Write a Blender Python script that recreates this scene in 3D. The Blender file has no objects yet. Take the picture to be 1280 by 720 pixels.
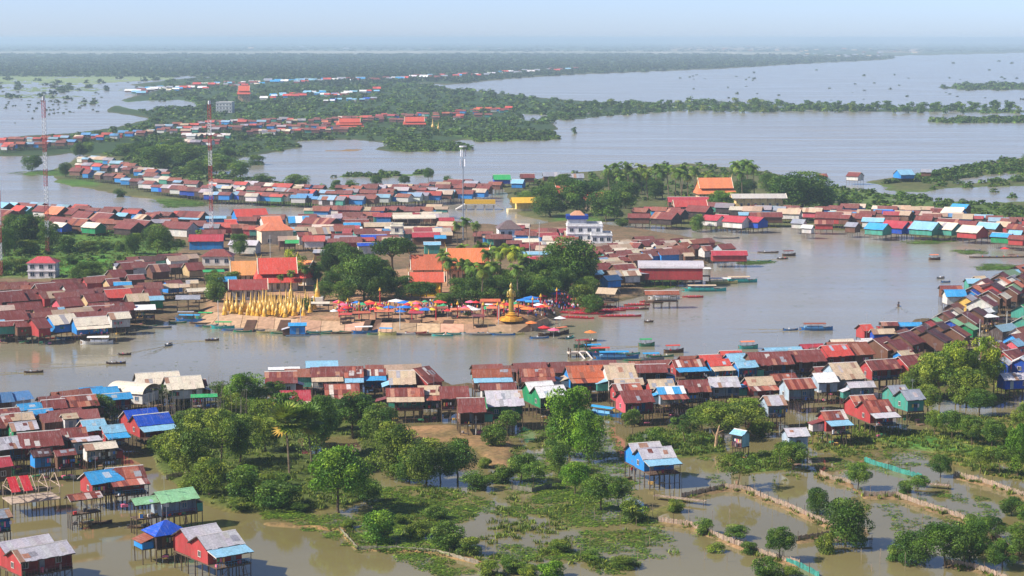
import bpy, bmesh, math, random
import numpy as np
from mathutils import Vector, Matrix
random.seed(7)
RNG = np.random.default_rng(11)
S = bpy.context.scene
COL = S.collection
# ------------------------------------------------------------------ camera
H = 90.0; F = 2489.0; HOR = 48.0
PITCH = math.atan((360 - HOR) / F)
cam = bpy.data.cameras.new('camera'); camo = bpy.data.objects.new('camera', cam); COL.objects.link(camo)
cam.sensor_width = 36.0; cam.lens = F / 1280 * 36.0; cam.clip_start = 1.0; cam.clip_end = 200000.0
camo.location = (0, 0, H); camo.rotation_euler = (math.pi / 2 - PITCH, 0, 0)
S.camera = camo
# ------------------------------------------------------------------ sky, sun, exposure
SUN_EL = 40.0; SUN_AZ = math.degrees(math.atan2(-0.955, -0.295))   # sun stands to the left and a little behind the camera
w = bpy.data.worlds.new('World'); S.world = w; w.use_nodes = True
nt = w.node_tree; bg = nt.nodes['Background']
sky = nt.nodes.new('ShaderNodeTexSky'); sky.sky_type = 'NISHITA'; sky.sun_disc = False
sky.sun_elevation = math.radians(SUN_EL); sky.sun_rotation = math.radians(SUN_AZ)
sky.altitude = 0; sky.air_density = 0.45; sky.dust_density = 0.5; sky.ozone_density = 4.0
tint = nt.nodes.new('ShaderNodeMix'); tint.data_type = 'RGBA'; tint.blend_type = 'MULTIPLY'; tint.inputs[0].default_value = 1.0; tint.inputs[7].default_value = (1.06, 0.98, 1.0, 1)   # daylight white balance
nt.links.new(sky.outputs[0], tint.inputs[6]); nt.links.new(tint.outputs[2], bg.inputs[0]); bg.inputs[1].default_value = 0.13
sl = bpy.data.lights.new('sun', 'SUN'); sl.energy = 4.9; sl.angle = math.radians(0.5); sl.color = (1.0, 0.94, 0.85)
so = bpy.data.objects.new('sun', sl); COL.objects.link(so); so.location = (-200, 0, 300)
_sd = Vector((math.sin(math.radians(SUN_AZ)) * math.cos(math.radians(SUN_EL)), math.cos(math.radians(SUN_AZ)) * math.cos(math.radians(SUN_EL)), math.sin(math.radians(SUN_EL))))
so.rotation_euler = _sd.to_track_quat('Z', 'Y').to_euler()
S.view_settings.view_transform = 'Standard'; S.view_settings.look = 'None'; S.view_settings.exposure = 0.55; S.view_settings.gamma = 1.0
S.view_settings.use_curve_mapping = False
S.render.engine = 'CYCLES'
S.cycles.max_bounces = 5; S.cycles.diffuse_bounces = 2; S.cycles.glossy_bounces = 3; S.cycles.transmission_bounces = 2
S.cycles.volume_bounces = 1; S.cycles.transparent_max_bounces = 4; S.cycles.caustics_reflective = False; S.cycles.caustics_refractive = False
S.cycles.use_denoising = True
# ------------------------------------------------------------------ measuring the photograph: pixel -> place on the ground
_cp, _sp = math.cos(PITCH), math.sin(PITCH)
def ray(x, y):
    u = (x - 640) / F; v = (360 - y) / F
    return Vector((u, _cp + v * _sp, -_sp + v * _cp))
def at(x, y, z=0.0):
    d = ray(x, y); t = (z - H) / d.z
    return Vector((d.x * t, d.y * t, z))
def mpp(x, y, z=0.0):
    p = at(x, y, z); return (p.y * _cp - (z - H) * _sp) / F
def pix(X, Y, Z=0.0):
    dep = Y * _cp - (Z - H) * _sp; up = Y * _sp + (Z - H) * _cp
    return 640 + F * X / dep, 360 - F * up / dep
# ------------------------------------------------------------------ colours and materials
def lin(c):
    return tuple(((v / 255) / 12.92 if v / 255 <= 0.04045 else ((v / 255 + 0.055) / 1.055) ** 2.4) for v in c)
def mat(name, rough=0.6, spec=0.3, metal=0.0):
    m = bpy.data.materials.new(name); m.use_nodes = True
    b = m.node_tree.nodes['Principled BSDF']
    b.inputs['Roughness'].default_value = rough; b.inputs['Specular IOR Level'].default_value = spec; b.inputs['Metallic'].default_value = metal
    return m, m.node_tree, b
def nd(t, kind, **kw):
    n = t.nodes.new(kind)
    for k, v in kw.items(): setattr(n, k, v)
    return n
def noise(t, scale, detail=3, vec=None, rough=0.55):
    n = nd(t, 'ShaderNodeTexNoise'); n.inputs['Scale'].default_value = scale; n.inputs['Detail'].default_value = detail; n.inputs['Roughness'].default_value = rough
    if vec is not None: t.links.new(vec, n.inputs['Vector'])
    return n
def ramp(t, src, p0, c0, p1, c1):
    r = nd(t, 'ShaderNodeValToRGB'); e = r.color_ramp.elements
    e[0].position = p0; e[0].color = (*c0, 1); e[1].position = p1; e[1].color = (*c1, 1)
    t.links.new(src, r.inputs[0]); return r
def mix(t, a, b, fac, mode='MIX'):
    m = nd(t, 'ShaderNodeMix', data_type='RGBA', blend_type=mode)
    for s, v in ((0, fac), (6, a), (7, b)):
        if hasattr(v, 'links'): t.links.new(v, m.inputs[s])
        elif s == 0: m.inputs[0].default_value = v
        else: m.inputs[s].default_value = (*v, 1)
    return m.outputs[2]
def objpos(t, scale=(1, 1, 1)):
    tc = nd(t, 'ShaderNodeTexCoord'); mp = nd(t, 'ShaderNodeMapping'); mp.inputs['Scale'].default_value = scale
    t.links.new(tc.outputs['Object'], mp.inputs[0]); return mp.outputs[0]
def worldpos(t, scale=(1, 1, 1)):
    tc = nd(t, 'ShaderNodeNewGeometry'); mp = nd(t, 'ShaderNodeMapping'); mp.inputs['Scale'].default_value = scale
    t.links.new(tc.outputs['Position'], mp.inputs[0]); return mp.outputs[0]
def bump(t, b, src, strength=0.4, dist=0.05):
    n = nd(t, 'ShaderNodeBump'); n.inputs['Strength'].default_value = strength; n.inputs['Distance'].default_value = dist
    t.links.new(src, n.inputs['Height']); t.links.new(n.outputs[0], b.inputs['Normal']); return n
def attr(t, name='col'):
    return nd(t, 'ShaderNodeAttribute', attribute_name=name).outputs['Color']
M = {}
def _tin():
    m, t, b = mat('corrugated_tin', 0.55, 0.35)
    p = worldpos(t); n1 = noise(t, 0.55, 6, p, 0.65); n2 = noise(t, 3.0, 4, p)
    st = noise(t, 1.2, 3, objpos(t, (5.0, 0.35, 0.35)))
    c = mix(t, attr(t), lin((112, 62, 40)), ramp(t, n1.outputs[0], 0.54, (0, 0, 0), 0.78, (0.38,) * 3).outputs[0])
    c = mix(t, c, (0.62, 0.6, 0.58), ramp(t, st.outputs[0], 0.52, (0, 0, 0), 0.78, (0.3,) * 3).outputs[0])
    c = mix(t, c, ramp(t, n2.outputs[0], 0.3, (0.72,) * 3, 0.7, (1.12,) * 3).outputs[0], 1.0, 'MULTIPLY')
    t.links.new(c, b.inputs['Base Color'])
    wv = nd(t, 'ShaderNodeTexWave', wave_type='BANDS', bands_direction='X'); wv.inputs['Scale'].default_value = 1.3
    t.links.new(objpos(t), wv.inputs[0]); bump(t, b, wv.outputs[1], 0.5, 0.03); return m
def _wall():
    m, t, b = mat('plank_wall', 0.75, 0.2)
    p = worldpos(t); n1 = noise(t, 0.9, 5, p, 0.6); n3 = noise(t, 2.2, 3, objpos(t, (6, 6, 0.4)))
    c = mix(t, attr(t), ramp(t, n3.outputs[0], 0.3, (0.66,) * 3, 0.7, (1.12,) * 3).outputs[0], 1.0, 'MULTIPLY')
    c = mix(t, c, lin((120, 100, 82)), ramp(t, n1.outputs[0], 0.5, (0, 0, 0), 0.75, (0.5,) * 3).outputs[0])
    t.links.new(c, b.inputs['Base Color']); bump(t, b, n3.outputs[0], 0.4, 0.03); return m
def _plain(name, rough, spec, amt=0.3, sc=1.5):
    m, t, b = mat(name, rough, spec)
    n1 = noise(t, sc, 4, worldpos(t)); c = mix(t, attr(t), ramp(t, n1.outputs[0], 0.3, (1 - amt,) * 3, 0.7, (1 + amt * .4,) * 3).outputs[0], 1.0, 'MULTIPLY')
    t.links.new(c, b.inputs['Base Color']); bump(t, b, n1.outputs[0], 0.25, 0.03); return m
def _leaf():
    m, t, b = mat('foliage', 0.55, 0.25)
    oi = nd(t, 'ShaderNodeObjectInfo'); n1 = noise(t, 0.5, 3, worldpos(t))
    c = mix(t, attr(t), oi.outputs['Color'], 1.0, 'MULTIPLY')
    c = mix(t, c, ramp(t, n1.outputs[0], 0.3, (0.7, 0.78, 0.7), 0.7, (1.2, 1.1, 1.0)).outputs[0], 1.0, 'MULTIPLY')
    t.links.new(c, b.inputs['Base Color'])
    tr = nd(t, 'ShaderNodeBsdfTranslucent'); t.links.new(c, tr.inputs[0])
    mx = nd(t, 'ShaderNodeMixShader'); mx.inputs[0].default_value = 0.25
    t.links.new(b.outputs[0], mx.inputs[1]); t.links.new(tr.outputs[0], mx.inputs[2])
    t.links.new(mx.outputs[0], t.nodes['Material Output'].inputs[0]); return m
def _cloth():
    m, t, b = mat('clothing', 0.8, 0.15)
    oi = nd(t, 'ShaderNodeObjectInfo'); a = nd(t, 'ShaderNodeAttribute', attribute_name='col')
    c = mix(t, a.outputs['Color'], oi.outputs['Color'], a.outputs['Alpha']); t.links.new(c, b.inputs['Base Color']); return m
def _ground():
    m, t, b = mat('wet_ground', 0.85, 0.15)
    p = worldpos(t); n1 = noise(t, 0.12, 5, p, 0.6); n2 = noise(t, 0.9, 5, p, 0.65); n3 = noise(t, 0.02, 3, p)
    c = mix(t, attr(t), ramp(t, n2.outputs[0], 0.3, (0.5, 0.52, 0.5), 0.72, (1.35, 1.3, 1.2)).outputs[0], 1.0, 'MULTIPLY')
    c = mix(t, c, ramp(t, n1.outputs[0], 0.35, (0.7, 0.8, 0.7), 0.65, (1.2, 1.1, 1.05)).outputs[0], 1.0, 'MULTIPLY')
    c = mix(t, c, ramp(t, n3.outputs[0], 0.35, (0.85,) * 3, 0.65, (1.12,) * 3).outputs[0], 1.0, 'MULTIPLY')
    t.links.new(c, b.inputs['Base Color']); bump(t, b, n2.outputs[0], 0.6, 0.3); return m
def _water():
    m, t, b = mat('muddy_water', 0.06, 0.5); b.inputs['IOR'].default_value = 1.33
    p = worldpos(t)
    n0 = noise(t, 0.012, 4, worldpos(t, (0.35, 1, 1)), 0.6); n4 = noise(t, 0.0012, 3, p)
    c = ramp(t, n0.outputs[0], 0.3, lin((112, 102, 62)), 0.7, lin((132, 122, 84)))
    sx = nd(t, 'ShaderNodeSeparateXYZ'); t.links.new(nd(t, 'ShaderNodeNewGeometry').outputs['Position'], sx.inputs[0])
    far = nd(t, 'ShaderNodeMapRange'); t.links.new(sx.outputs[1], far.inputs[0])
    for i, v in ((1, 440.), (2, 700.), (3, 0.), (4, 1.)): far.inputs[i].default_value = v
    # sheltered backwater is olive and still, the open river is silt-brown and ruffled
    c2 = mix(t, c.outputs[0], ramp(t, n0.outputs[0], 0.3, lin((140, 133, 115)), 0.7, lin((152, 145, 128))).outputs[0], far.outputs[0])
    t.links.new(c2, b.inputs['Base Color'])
    na = noise(t, 0.8, 4, worldpos(t, (0.6, 1.2, 1)), 0.6); nb = noise(t, 0.1, 3, worldpos(t, (0.5, 1.3, 1)))
    ad = nd(t, 'ShaderNodeMath', operation='ADD'); t.links.new(na.outputs[0], ad.inputs[0]); t.links.new(nb.outputs[0], ad.inputs[1])
    bp = bump(t, b, ad.outputs[0], 0.3, 0.25)
    sm = nd(t, 'ShaderNodeMapRange'); t.links.new(sx.outputs[1], sm.inputs[0])
    for i, v in ((1, 420.), (2, 640.), (3, 0.02), (4, 0.3)): sm.inputs[i].default_value = v
    t.links.new(sm.outputs[0], bp.inputs['Strength'])
    rr = nd(t, 'ShaderNodeMapRange'); t.links.new(sx.outputs[1], rr.inputs[0])
    for i, v in ((1, 420.), (2, 800.), (3, 0.04), (4, 0.2)): rr.inputs[i].default_value = v
    lanes = noise(t, 0.02, 5, worldpos(t, (0.25, 1.6, 1)), 0.65); lm = nd(t, 'ShaderNodeMapRange'); t.links.new(lanes.outputs[0], lm.inputs[0])   # wind lanes
    for i, v in ((1, .35), (2, .65), (3, .7), (4, 1.25)): lm.inputs[i].default_value = v
    mu = nd(t, 'ShaderNodeMath', operation='MULTIPLY'); t.links.new(rr.outputs[0], mu.inputs[0]); t.links.new(lm.outputs[0], mu.inputs[1]); t.links.new(mu.outputs[0], b.inputs['Roughness'])
    m2 = nd(t, 'ShaderNodeMath', operation='MULTIPLY'); t.links.new(sm.outputs[0], m2.inputs[0]); t.links.new(lm.outputs[0], m2.inputs[1]); t.links.new(m2.outputs[0], bp.inputs['Strength']); return m
M['tin'] = _tin(); M['wall'] = _wall(); M['wood'] = _plain('weathered_wood', 0.85, 0.15, 0.45, 2.0)
M['paint'] = _plain('painted_surface', 0.5, 0.35, 0.18); M['concrete'] = _plain('concrete', 0.85, 0.2, 0.3, 0.7)
M['leaf'] = _leaf(); M['cloth'] = _cloth(); M['ground'] = _ground(); M['water'] = _water()
M['gold'] = _plain('gilding', 0.35, 0.6, 0.2); M['glass'] = _plain('dark_window', 0.15, 0.5, 0.1); M['metal'] = _plain('painted_steel', 0.4, 0.5, 0.2)
M['net'] = _plain('fish_net', 0.8, 0.1, 0.4, 3.0)
# ------------------------------------------------------------------ mesh collecting
class MB:
    def __init__(s): s.v = []; s.f = []; s.c = []
    def poly(s, pts, col):
        n = len(s.v); s.v.extend([tuple(p) for p in pts]); s.f.append(tuple(range(n, n + len(pts)))); s.c.append(col)
    def box(s, x0, x1, y0, y1, z0, z1, col):
        n = len(s.v)
        s.v.extend([(x0, y0, z0), (x1, y0, z0), (x1, y1, z0), (x0, y1, z0), (x0, y0, z1), (x1, y0, z1), (x1, y1, z1), (x0, y1, z1)])
        for q in ((3, 2, 1, 0), (4, 5, 6, 7), (0, 1, 5, 4), (1, 2, 6, 5), (2, 3, 7, 6), (3, 0, 4, 7)):
            s.f.append(tuple(n + i for i in q)); s.c.append(col)
    def slab(s, pts, th, col, side=None):            # a flat sheet with thickness, pts seen from above
        pts = [Vector(p) for p in pts]; nrm = (pts[1] - pts[0]).cross(pts[2] - pts[0]).normalized()
        if nrm.z < 0: pts = pts[::-1]; nrm = -nrm
        lo = [p - nrm * th for p in pts]; s.poly(pts, col); s.poly(lo[::-1], side or col)
        for i in range(len(pts)):
            j = (i + 1) % len(pts); s.poly([pts[i], lo[i], lo[j], pts[j]], side or col)
    def rod(s, a, b, r, col, n=5, r2=None):
        a = Vector(a); b = Vector(b); d = (b - a)
        if d.length < 1e-6: return
        d.normalize(); u = d.orthogonal().normalized(); v = d.cross(u); r2 = r if r2 is None else r2; k = len(s.v)
        for i in range(n):
            t = 2 * math.pi * i / n; o = u * math.cos(t) + v * math.sin(t)
            s.v.append(tuple(a + o * r)); s.v.append(tuple(b + o * r2))
        for i in range(n):
            j = (i + 1) % n; s.f.append((k + 2 * i, k + 2 * j, k + 2 * j + 1, k + 2 * i + 1)); s.c.append(col)
        s.f.append(tuple(k + 2 * i + 1 for i in range(n))); s.c.append(col)
        s.f.append(tuple(k + 2 * i for i in range(n))[::-1]); s.c.append(col)
    def lathe(s, prof, col, n=10, cx=0, cy=0, cz=0, sq=False):
        k = len(s.v)
        for r, z in prof:
            for i in range(n):
                t = 2 * math.pi * (i + (0.5 if sq else 0)) / n; s.v.append((cx + r * math.cos(t), cy + r * math.sin(t), cz + z))
        for a in range(len(prof) - 1):
            for i in range(n):
                j = (i + 1) % n; s.f.append((k + a * n + i, k + a * n + j, k + (a + 1) * n + j, k + (a + 1) * n + i)); s.c.append(col)
        s.f.append(tuple(k + (len(prof) - 1) * n + i for i in range(n))); s.c.append(col)
    def mesh(s, name, m, smooth=False):
        me = bpy.data.meshes.new(name); me.from_pydata(s.v, [], s.f)
        a = me.attributes.new('col', 'FLOAT_COLOR', 'FACE')
        cc = np.ones((len(s.f), 4), np.float32)
        if s.c:
            arr = np.array([c if len(c) == 4 else (*c, 1) for c in s.c], np.float32); cc[:] = arr
        a.data.foreach_set('color', cc.ravel())
        if smooth: me.polygons.foreach_set('use_smooth', [True] * len(s.f))
        me.materials.append(M[m]); return me
    def obj(s, name, m, parent=None, smooth=False):
        return link(name, s.mesh(name, m, smooth), parent)
def link(name, me, parent=None):
    o = bpy.data.objects.new(name, me); COL.objects.link(o)
    if parent is not None: o.parent = parent
    return o
THINGS = []
ROOTPX = {}
def thing(name, desc, cat, place='', group=None, loc=(0, 0, 0), rz=0.0, me=None, px=None):
    o = bpy.data.objects.new(name, me); COL.objects.link(o); o.location = loc; o.rotation_euler = (0, 0, rz)
    if me is None: o.empty_display_size = 0.5
    o['category'] = cat
    if group: o['group'] = group
    THINGS.append((o, desc, place, px if px is not None else pix(loc[0], loc[1], loc[2])[0])); return o
_ONES = 'zeroth first second third fourth fifth sixth seventh eighth ninth tenth eleventh twelfth thirteenth fourteenth fifteenth sixteenth seventeenth eighteenth nineteenth twentieth'.split()
_TENS = {2: 'twenty', 3: 'thirty', 4: 'forty', 5: 'fifty', 6: 'sixty', 7: 'seventy', 8: 'eighty', 9: 'ninety'}
_TENTH = {3: 'thirtieth', 4: 'fortieth', 5: 'fiftieth', 6: 'sixtieth', 7: 'seventieth', 8: 'eightieth', 9: 'ninetieth'}
def ordinal(n):
    if n <= 20: return _ONES[n]
    return _TENTH[n // 10] if n % 10 == 0 else _TENS[n // 10] + '-' + _ONES[n % 10]
def label_all():
    g = {}
    for o, d, p, x in THINGS: g.setdefault((d, p), []).append((x, o.name, o))
    for (d, p), L in g.items():
        L.sort(key=lambda e: (e[0], e[1]))
        for i, (x, _, o) in enumerate(L):
            if len(L) == 1 or len(L) > 60: s = d      # rowers nobody could tell apart share one label and group
            elif i == 0: s = d + ', leftmost such'
            elif i == len(L) - 1: s = d + ', rightmost such'
            else: s = d + ', ' + ordinal(i + 1) + ' from left'
            o['label'] = (s + (', ' + p if p and 1 < len(L) <= 60 else ' ' + p)).strip()
def structure(o): o['kind'] = 'structure'; return o
def stuff(o): o['kind'] = 'stuff'; return o
def jit(c, a=0.12):
    k = 1 + random.uniform(-a, a); return tuple(max(0.0, v * k * (1 + random.uniform(-a, a) * .3)) for v in c[:3])
# ------------------------------------------------------------------ value noise for terrain
def vnoise(x, y, seed=0):
    xi = np.floor(x).astype(np.int64); yi = np.floor(y).astype(np.int64); fx = x - xi; fy = y - yi
    fx = fx * fx * (3 - 2 * fx); fy = fy * fy * (3 - 2 * fy)
    def h(a, b):
        n = (a * 374761393 + b * 668265263 + seed * 1442695041) & 0x7fffffff
        n = ((n ^ (n >> 13)) * 1274126177) & 0x7fffffff
        return ((n ^ (n >> 16)) & 0xffff) / 65535.0
    return (h(xi, yi) * (1 - fx) + h(xi + 1, yi) * fx) * (1 - fy) + (h(xi, yi + 1) * (1 - fx) + h(xi + 1, yi + 1) * fx) * fy
def fbm(x, y, seed=0, oct=4):
    s = 0; a = 0.5; t = 0
    for i in range(oct): s = s + a * vnoise(x * 2 ** i, y * 2 ** i, seed + i); t += a; a *= 0.5
    return s / t - 0.5
# ------------------------------------------------------------------ the map of land and water (surveyed from the photograph onto the ground plane)
X0, Y0, NX, NY = -420, 49, 2120, 880
HMAP = np.full((NY, NX), -0.8, np.float32); CMAP = np.zeros((NY, NX, 3), np.float32); CMAP[:] = lin((120, 105, 75)); NMAP = np.full((NY, NX), 0.3, np.float32)
def pmask(poly):
    m = np.zeros((NY, NX), bool); P = [(float(a), float(b)) for a, b in poly]
    ys = [p[1] for p in P]; r0 = max(0, int(min(ys) - Y0)); r1 = min(NY - 1, int(max(ys) - Y0) + 1)
    for r in range(r0, r1 + 1):
        y = r + Y0 + 0.5; xs = []
        for i in range(len(P)):
            (xa, ya), (xb, yb) = P[i], P[(i + 1) % len(P)]
            if (ya <= y) != (yb <= y): xs.append(xa + (y - ya) / (yb - ya) * (xb - xa))
        xs.sort()
        for a, b in zip(xs[::2], xs[1::2]):
            i0 = max(0, int(round(a - X0))); i1 = min(NX, int(round(b - X0)))
            if i1 > i0: m[r, i0:i1] = True
    return m
def pts(s): return [tuple(float(v) for v in p.split(',')) for p in s.split()]
def land(s, h, c, n=0.3):
    m = pmask(pts(s)); HMAP[m] = h; CMAP[m] = lin(c); NMAP[m] = n; return m
def bund(s, wd, h, c):
    P = pts(s)
    for (xa, ya), (xb, yb) in zip(P, P[1:]):
        n = int(max(abs(xb - xa), abs(yb - ya))) + 1
        for i in range(n + 1):
            x = xa + (xb - xa) * i / n; y = ya + (yb - ya) * i / n
            r0 = int(y - Y0 - wd / 2); r1 = int(y - Y0 + wd / 2) + 1; c0 = int(x - X0 - wd); c1 = int(x - X0 + wd) + 1
            if r0 < 0 or c0 < 0: continue
            HMAP[r0:r1, c0:c1] = h; CMAP[r0:r1, c0:c1] = lin(c); NMAP[r0:r1, c0:c1] = 0.15
FOREST = (62, 84, 48); GRASS = (92, 122, 52); OLIVE = (112, 112, 62); EARTH = (158, 128, 95); MUD = (112, 98, 74); SAND = (200, 190, 175); WEED = (84, 120, 50)
# far plain, forest and sand strips
land('-420,49 1700,49 1700,66 1280,66 1110,70 1118,74 1000,80 900,86 800,90 720,93 640,98 560,106 520,104 420,112 300,98 230,95 -420,94', 1.2, FOREST)
land('-420,65 300,64.6 760,63.6 1000,66.4 1000,68.4 760,66 300,67 -420,67.4', 1.4, (206, 198, 190), 0.02)
land('840,60 1000,60 1000,62 840,63', 1.2, (205, 170, 150)); land('1100,63 1150,62 1150,65 1100,65', 1.2, (205, 170, 150))
land('-420,94 230,95 215,100 120,105 -420,100', 0.15, (138, 156, 112)); land('-420,108 100,108 200,112 120,116 -420,113', 0.0, (120, 140, 95))
land('-420,137 30,136 60,139 -420,142', 0.1, GRASS); land('-420,119 60,117 150,120 90,124 -420,124', 0.05, (112, 130, 86), .3); land('40,128 120,126 160,129 100,132', 0.1, (104, 126, 80), .3); land('-420,101 40,101 140,106 60,107 -420,106', 0.05, (128, 146, 102), .3)
# middle spit with its villages
land('-420,196 0,187 20,170 90,166 150,158 190,148 130,140 150,125 200,112 160,106 230,98 330,96 420,108 520,104 560,110 640,119 760,128 780,136 720,140 730,150 690,152 700,163 640,166 560,178 490,190 440,183 380,184 335,192 292,200 300,212 230,215 160,204 128,196 90,192 60,196', 0.6, FOREST)
land('130,128 230,125 260,132 180,140', -0.6, GRASS); land('20,152 120,148 150,156 60,163', -0.5, GRASS)
land('370,176 440,175 500,180 440,190 380,186', -0.7, MUD)
land('640,142 730,146 690,152 650,150', -0.6, GRASS)
land('480,182 540,179 597,184 585,189 500,190', 0.5, GRASS); land('395,188 460,185 462,189 400,192', 0.2, EARTH)
land('560,168 640,164 700,167 700,175 600,178', 0.6, GRASS)
# tree lines standing in the lake
land('740,130 860,127 960,129 1100,133 1280,136 1700,138 1700,143 1280,142 1100,141 960,141 860,140 760,146 700,152 640,158', 0.12, FOREST)
land('1130,151 1220,148 1700,147 1700,153 1280,154 1180,155', 0.25, GRASS); land('1165,109 1230,105 1700,104 1700,112 1280,113 1200,113', 0.3, FOREST)
land('400,222 450,216 530,216 560,219 470,224', 0.15, GRASS)
# village strip behind the temple, right-hand peninsula
land('60,214 95,198 135,192 230,212 330,228 420,236 560,232 640,230 700,217 860,204 960,214 1040,234 1100,224 1180,214 1280,196 1700,176 1700,302 1280,300 1160,298 1100,290 980,285 930,288 850,286 780,278 690,278 650,270 640,262 560,254 480,256 400,256 320,256 250,255 170,247 110,236 70,226', 0.55, (100, 104, 66))
land('560,238 630,236 640,260 600,258 540,262', -0.7, MUD)
land('186,250 240,250 262,258 210,260', 0.15, WEED); land('320,254 400,255 395,259 330,259', 0.15, WEED); land('10,216 60,212 95,214 80,220 30,220', 0.3, WEED); land('60,226 110,224 130,232 90,234', 0.3, WEED)
for s in ('1090,238 1150,240 1200,234 1290,232 1290,252 1180,258 1120,252', '1040,232 1080,228 1120,234 1080,240', '1150,262 1200,258 1240,264 1190,268', '1180,225 1260,216 1290,222 1200,230'):
    land(s, -0.45, GRASS, 0.5)
land('1000,226 1080,240 1180,250 1300,262 1300,285 1160,275 1050,262 1000,258', 0.25, (96, 118, 62), 0.6)
land('700,268 760,276 740,280 690,278', 0.4, WEED)
# temple island
land('-420,430 0,416 100,419 180,409 222,398 256,392 690,396 712,388 742,377 800,371 860,352 880,330 932,322 905,304 800,286 720,276 640,283 560,276 380,272 200,270 100,266 0,260 -420,256', 0.9, (128, 108, 86))
land('-420,292 0,286 150,288 195,300 235,308 215,322 160,330 140,346 100,353 30,350 -420,348', 1.3, (92, 124, 58), 0.5)
land('60,335 130,322 140,330 100,345 50,348', 1.3, (96, 150, 60))
land('690,378 745,374 800,372 740,386 690,396', 0.2, MUD)
land('800,352 848,350 850,360 806,362', 0.3, WEED); land('920,325 968,326 960,331 925,331', 0.12, WEED)
land('262,402 256,392 268,368 300,352 400,344 560,340 690,348 716,372 690,396 655,405 620,410 500,409 400,407 330,404 290,400', 2.1, (176, 138, 112), 0.1)
# water weed by the right-hand landings
for s in ('1218,331 1245,330 1290,334 1290,338 1225,338', '1130,302 1165,299 1200,301 1165,305 1135,305', '1190,314 1215,312 1240,316 1210,318', '0,418 20,415 20,424 0,424', '860,352 880,350 872,356'):
    land(s, 0.12, (88, 132, 48), 0.1)
# near bank and backwater
near = land('-420,505 0,500 100,482 150,474 262,482 330,466 480,458 640,460 850,448 1000,434 1090,416 1160,392 1185,366 1215,346 1300,330 1700,292 1700,929 -420,929', -0.2, (110, 102, 58), 0.34)
land('-420,520 0,512 100,500 150,496 200,500 240,505 220,545 180,560 60,592 -420,600', 0.1, (96, 84, 64))
land('330,480 640,476 860,466 1000,452 1100,436 1180,420 1180,440 1100,470 960,520 860,525 640,540 480,538 330,510', 0.0, (104, 90, 66), 0.25)
land('1090,420 1190,380 1290,344 1700,310 1700,380 1290,400 1240,410 1210,425 1100,445', 0.0, (110, 94, 72), 0.3)
land('480,536 560,532 600,538 640,552 665,575 640,590 612,582 596,562 540,552 490,552', 0.55, EARTH, 0.2)
land('180,560 230,518 330,498 430,518 500,545 500,600 478,612 430,634 350,642 290,640 240,622 200,590', 0.45, (88, 100, 48), 0.4)
land('-420,600 60,594 160,598 205,606 262,640 330,655 425,664 448,688 545,693 598,706 612,730 612,929 -420,929', -0.9, MUD, 0.05)
land('375,548 440,546 455,565 380,568', -0.7, MUD, 0.1)
land('455,590 520,588 592,580 604,596 560,606 470,610', -0.8, MUD, 0.1); land('480,606 520,606 520,622 470,622', -.5, MUD, .1)
land('-40,560 90,556 190,570 200,600 120,606 60,600 -40,604', -0.7, MUD, 0.1)
land('640,540 700,540 760,520 800,545 800,600 760,640 700,640 640,590', -0.18, (104, 104, 56), 0.4)
land('735,545 775,540 800,575 905,575 910,600 880,618 800,625 760,620 740,590', -0.8, MUD, 0.1)
land('780,548 830,538 900,545 905,566 850,572 790,565', 0.35, WEED, 0.3); land('905,570 985,566 990,586 930,592', 0.3, (100, 140, 55), 0.25)
land('625,600 700,640 810,650 850,700 820,929 640,929 600,700 560,640', -0.27, (118, 114, 66), 0.5)
land('860,612 910,606 1060,600 1200,590 1290,600 1700,610 1700,929 880,929 850,700 880,650', -0.8, MUD, 0.15)
land('1000,528 1150,538 1230,520 1290,515 1500,515 1500,590 1290,606 1230,596 1180,575 1120,565 1060,572 1010,560', 0.15, (124, 116, 66), 0.3)
land('1080,562 1160,560 1170,580 1120,588 1085,580', -0.6, MUD, 0.1); land('1195,500 1290,498 1290,518 1200,520', -0.4, MUD, 0.2)
land('1090,548 1160,545 1220,560 1215,570 1120,560', 0.35, (86, 128, 58), 0.2)
land('1120,470 1180,500 1240,510 1280,490 1260,460 1180,440', 0.35, (100, 96, 56), 0.3)
FENCES = ['852,624 905,612 932,614 960,627 985,636 1027,655', '1080,622 1120,622 1150,633 1200,649 1244,672', '1192,596 1240,608 1290,626 1340,640', '997,678 1047,670 1084,667', '822,654 862,659 905,677 960,698 1000,708', '1025,594 1040,602 1064,606', '1027,655 1050,664 1084,668', '1244,672 1262,690 1300,700', '1180,706 1230,716 1262,730']
for s in FENCES: bund(s, 4, 0.4, (152, 126, 96))
bund('330,655 425,662 447,686 545,691 600,704 626,732', 4, 0.45, (160, 128, 90)); bund('852,628 800,650 822,655', 5, 0.3, OLIVE); bund('1060,606 1082,622', 3, 0.4, EARTH)
def blur(A, rx, ry):
    for _ in range(2):
        for ax, r in ((1, rx), (0, ry)):
            P = np.concatenate([np.repeat(np.take(A, [0], ax), r + 1, ax), A, np.repeat(np.take(A, [-1], ax), r, ax)], ax)
            C = np.cumsum(P, ax, dtype=np.float64)
            n = A.shape[ax]; k = 2 * r + 1
            A = ((np.take(C, range(k, k + n), ax) - np.take(C, range(0, n), ax)) / k).astype(np.float32)
    return A
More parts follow.
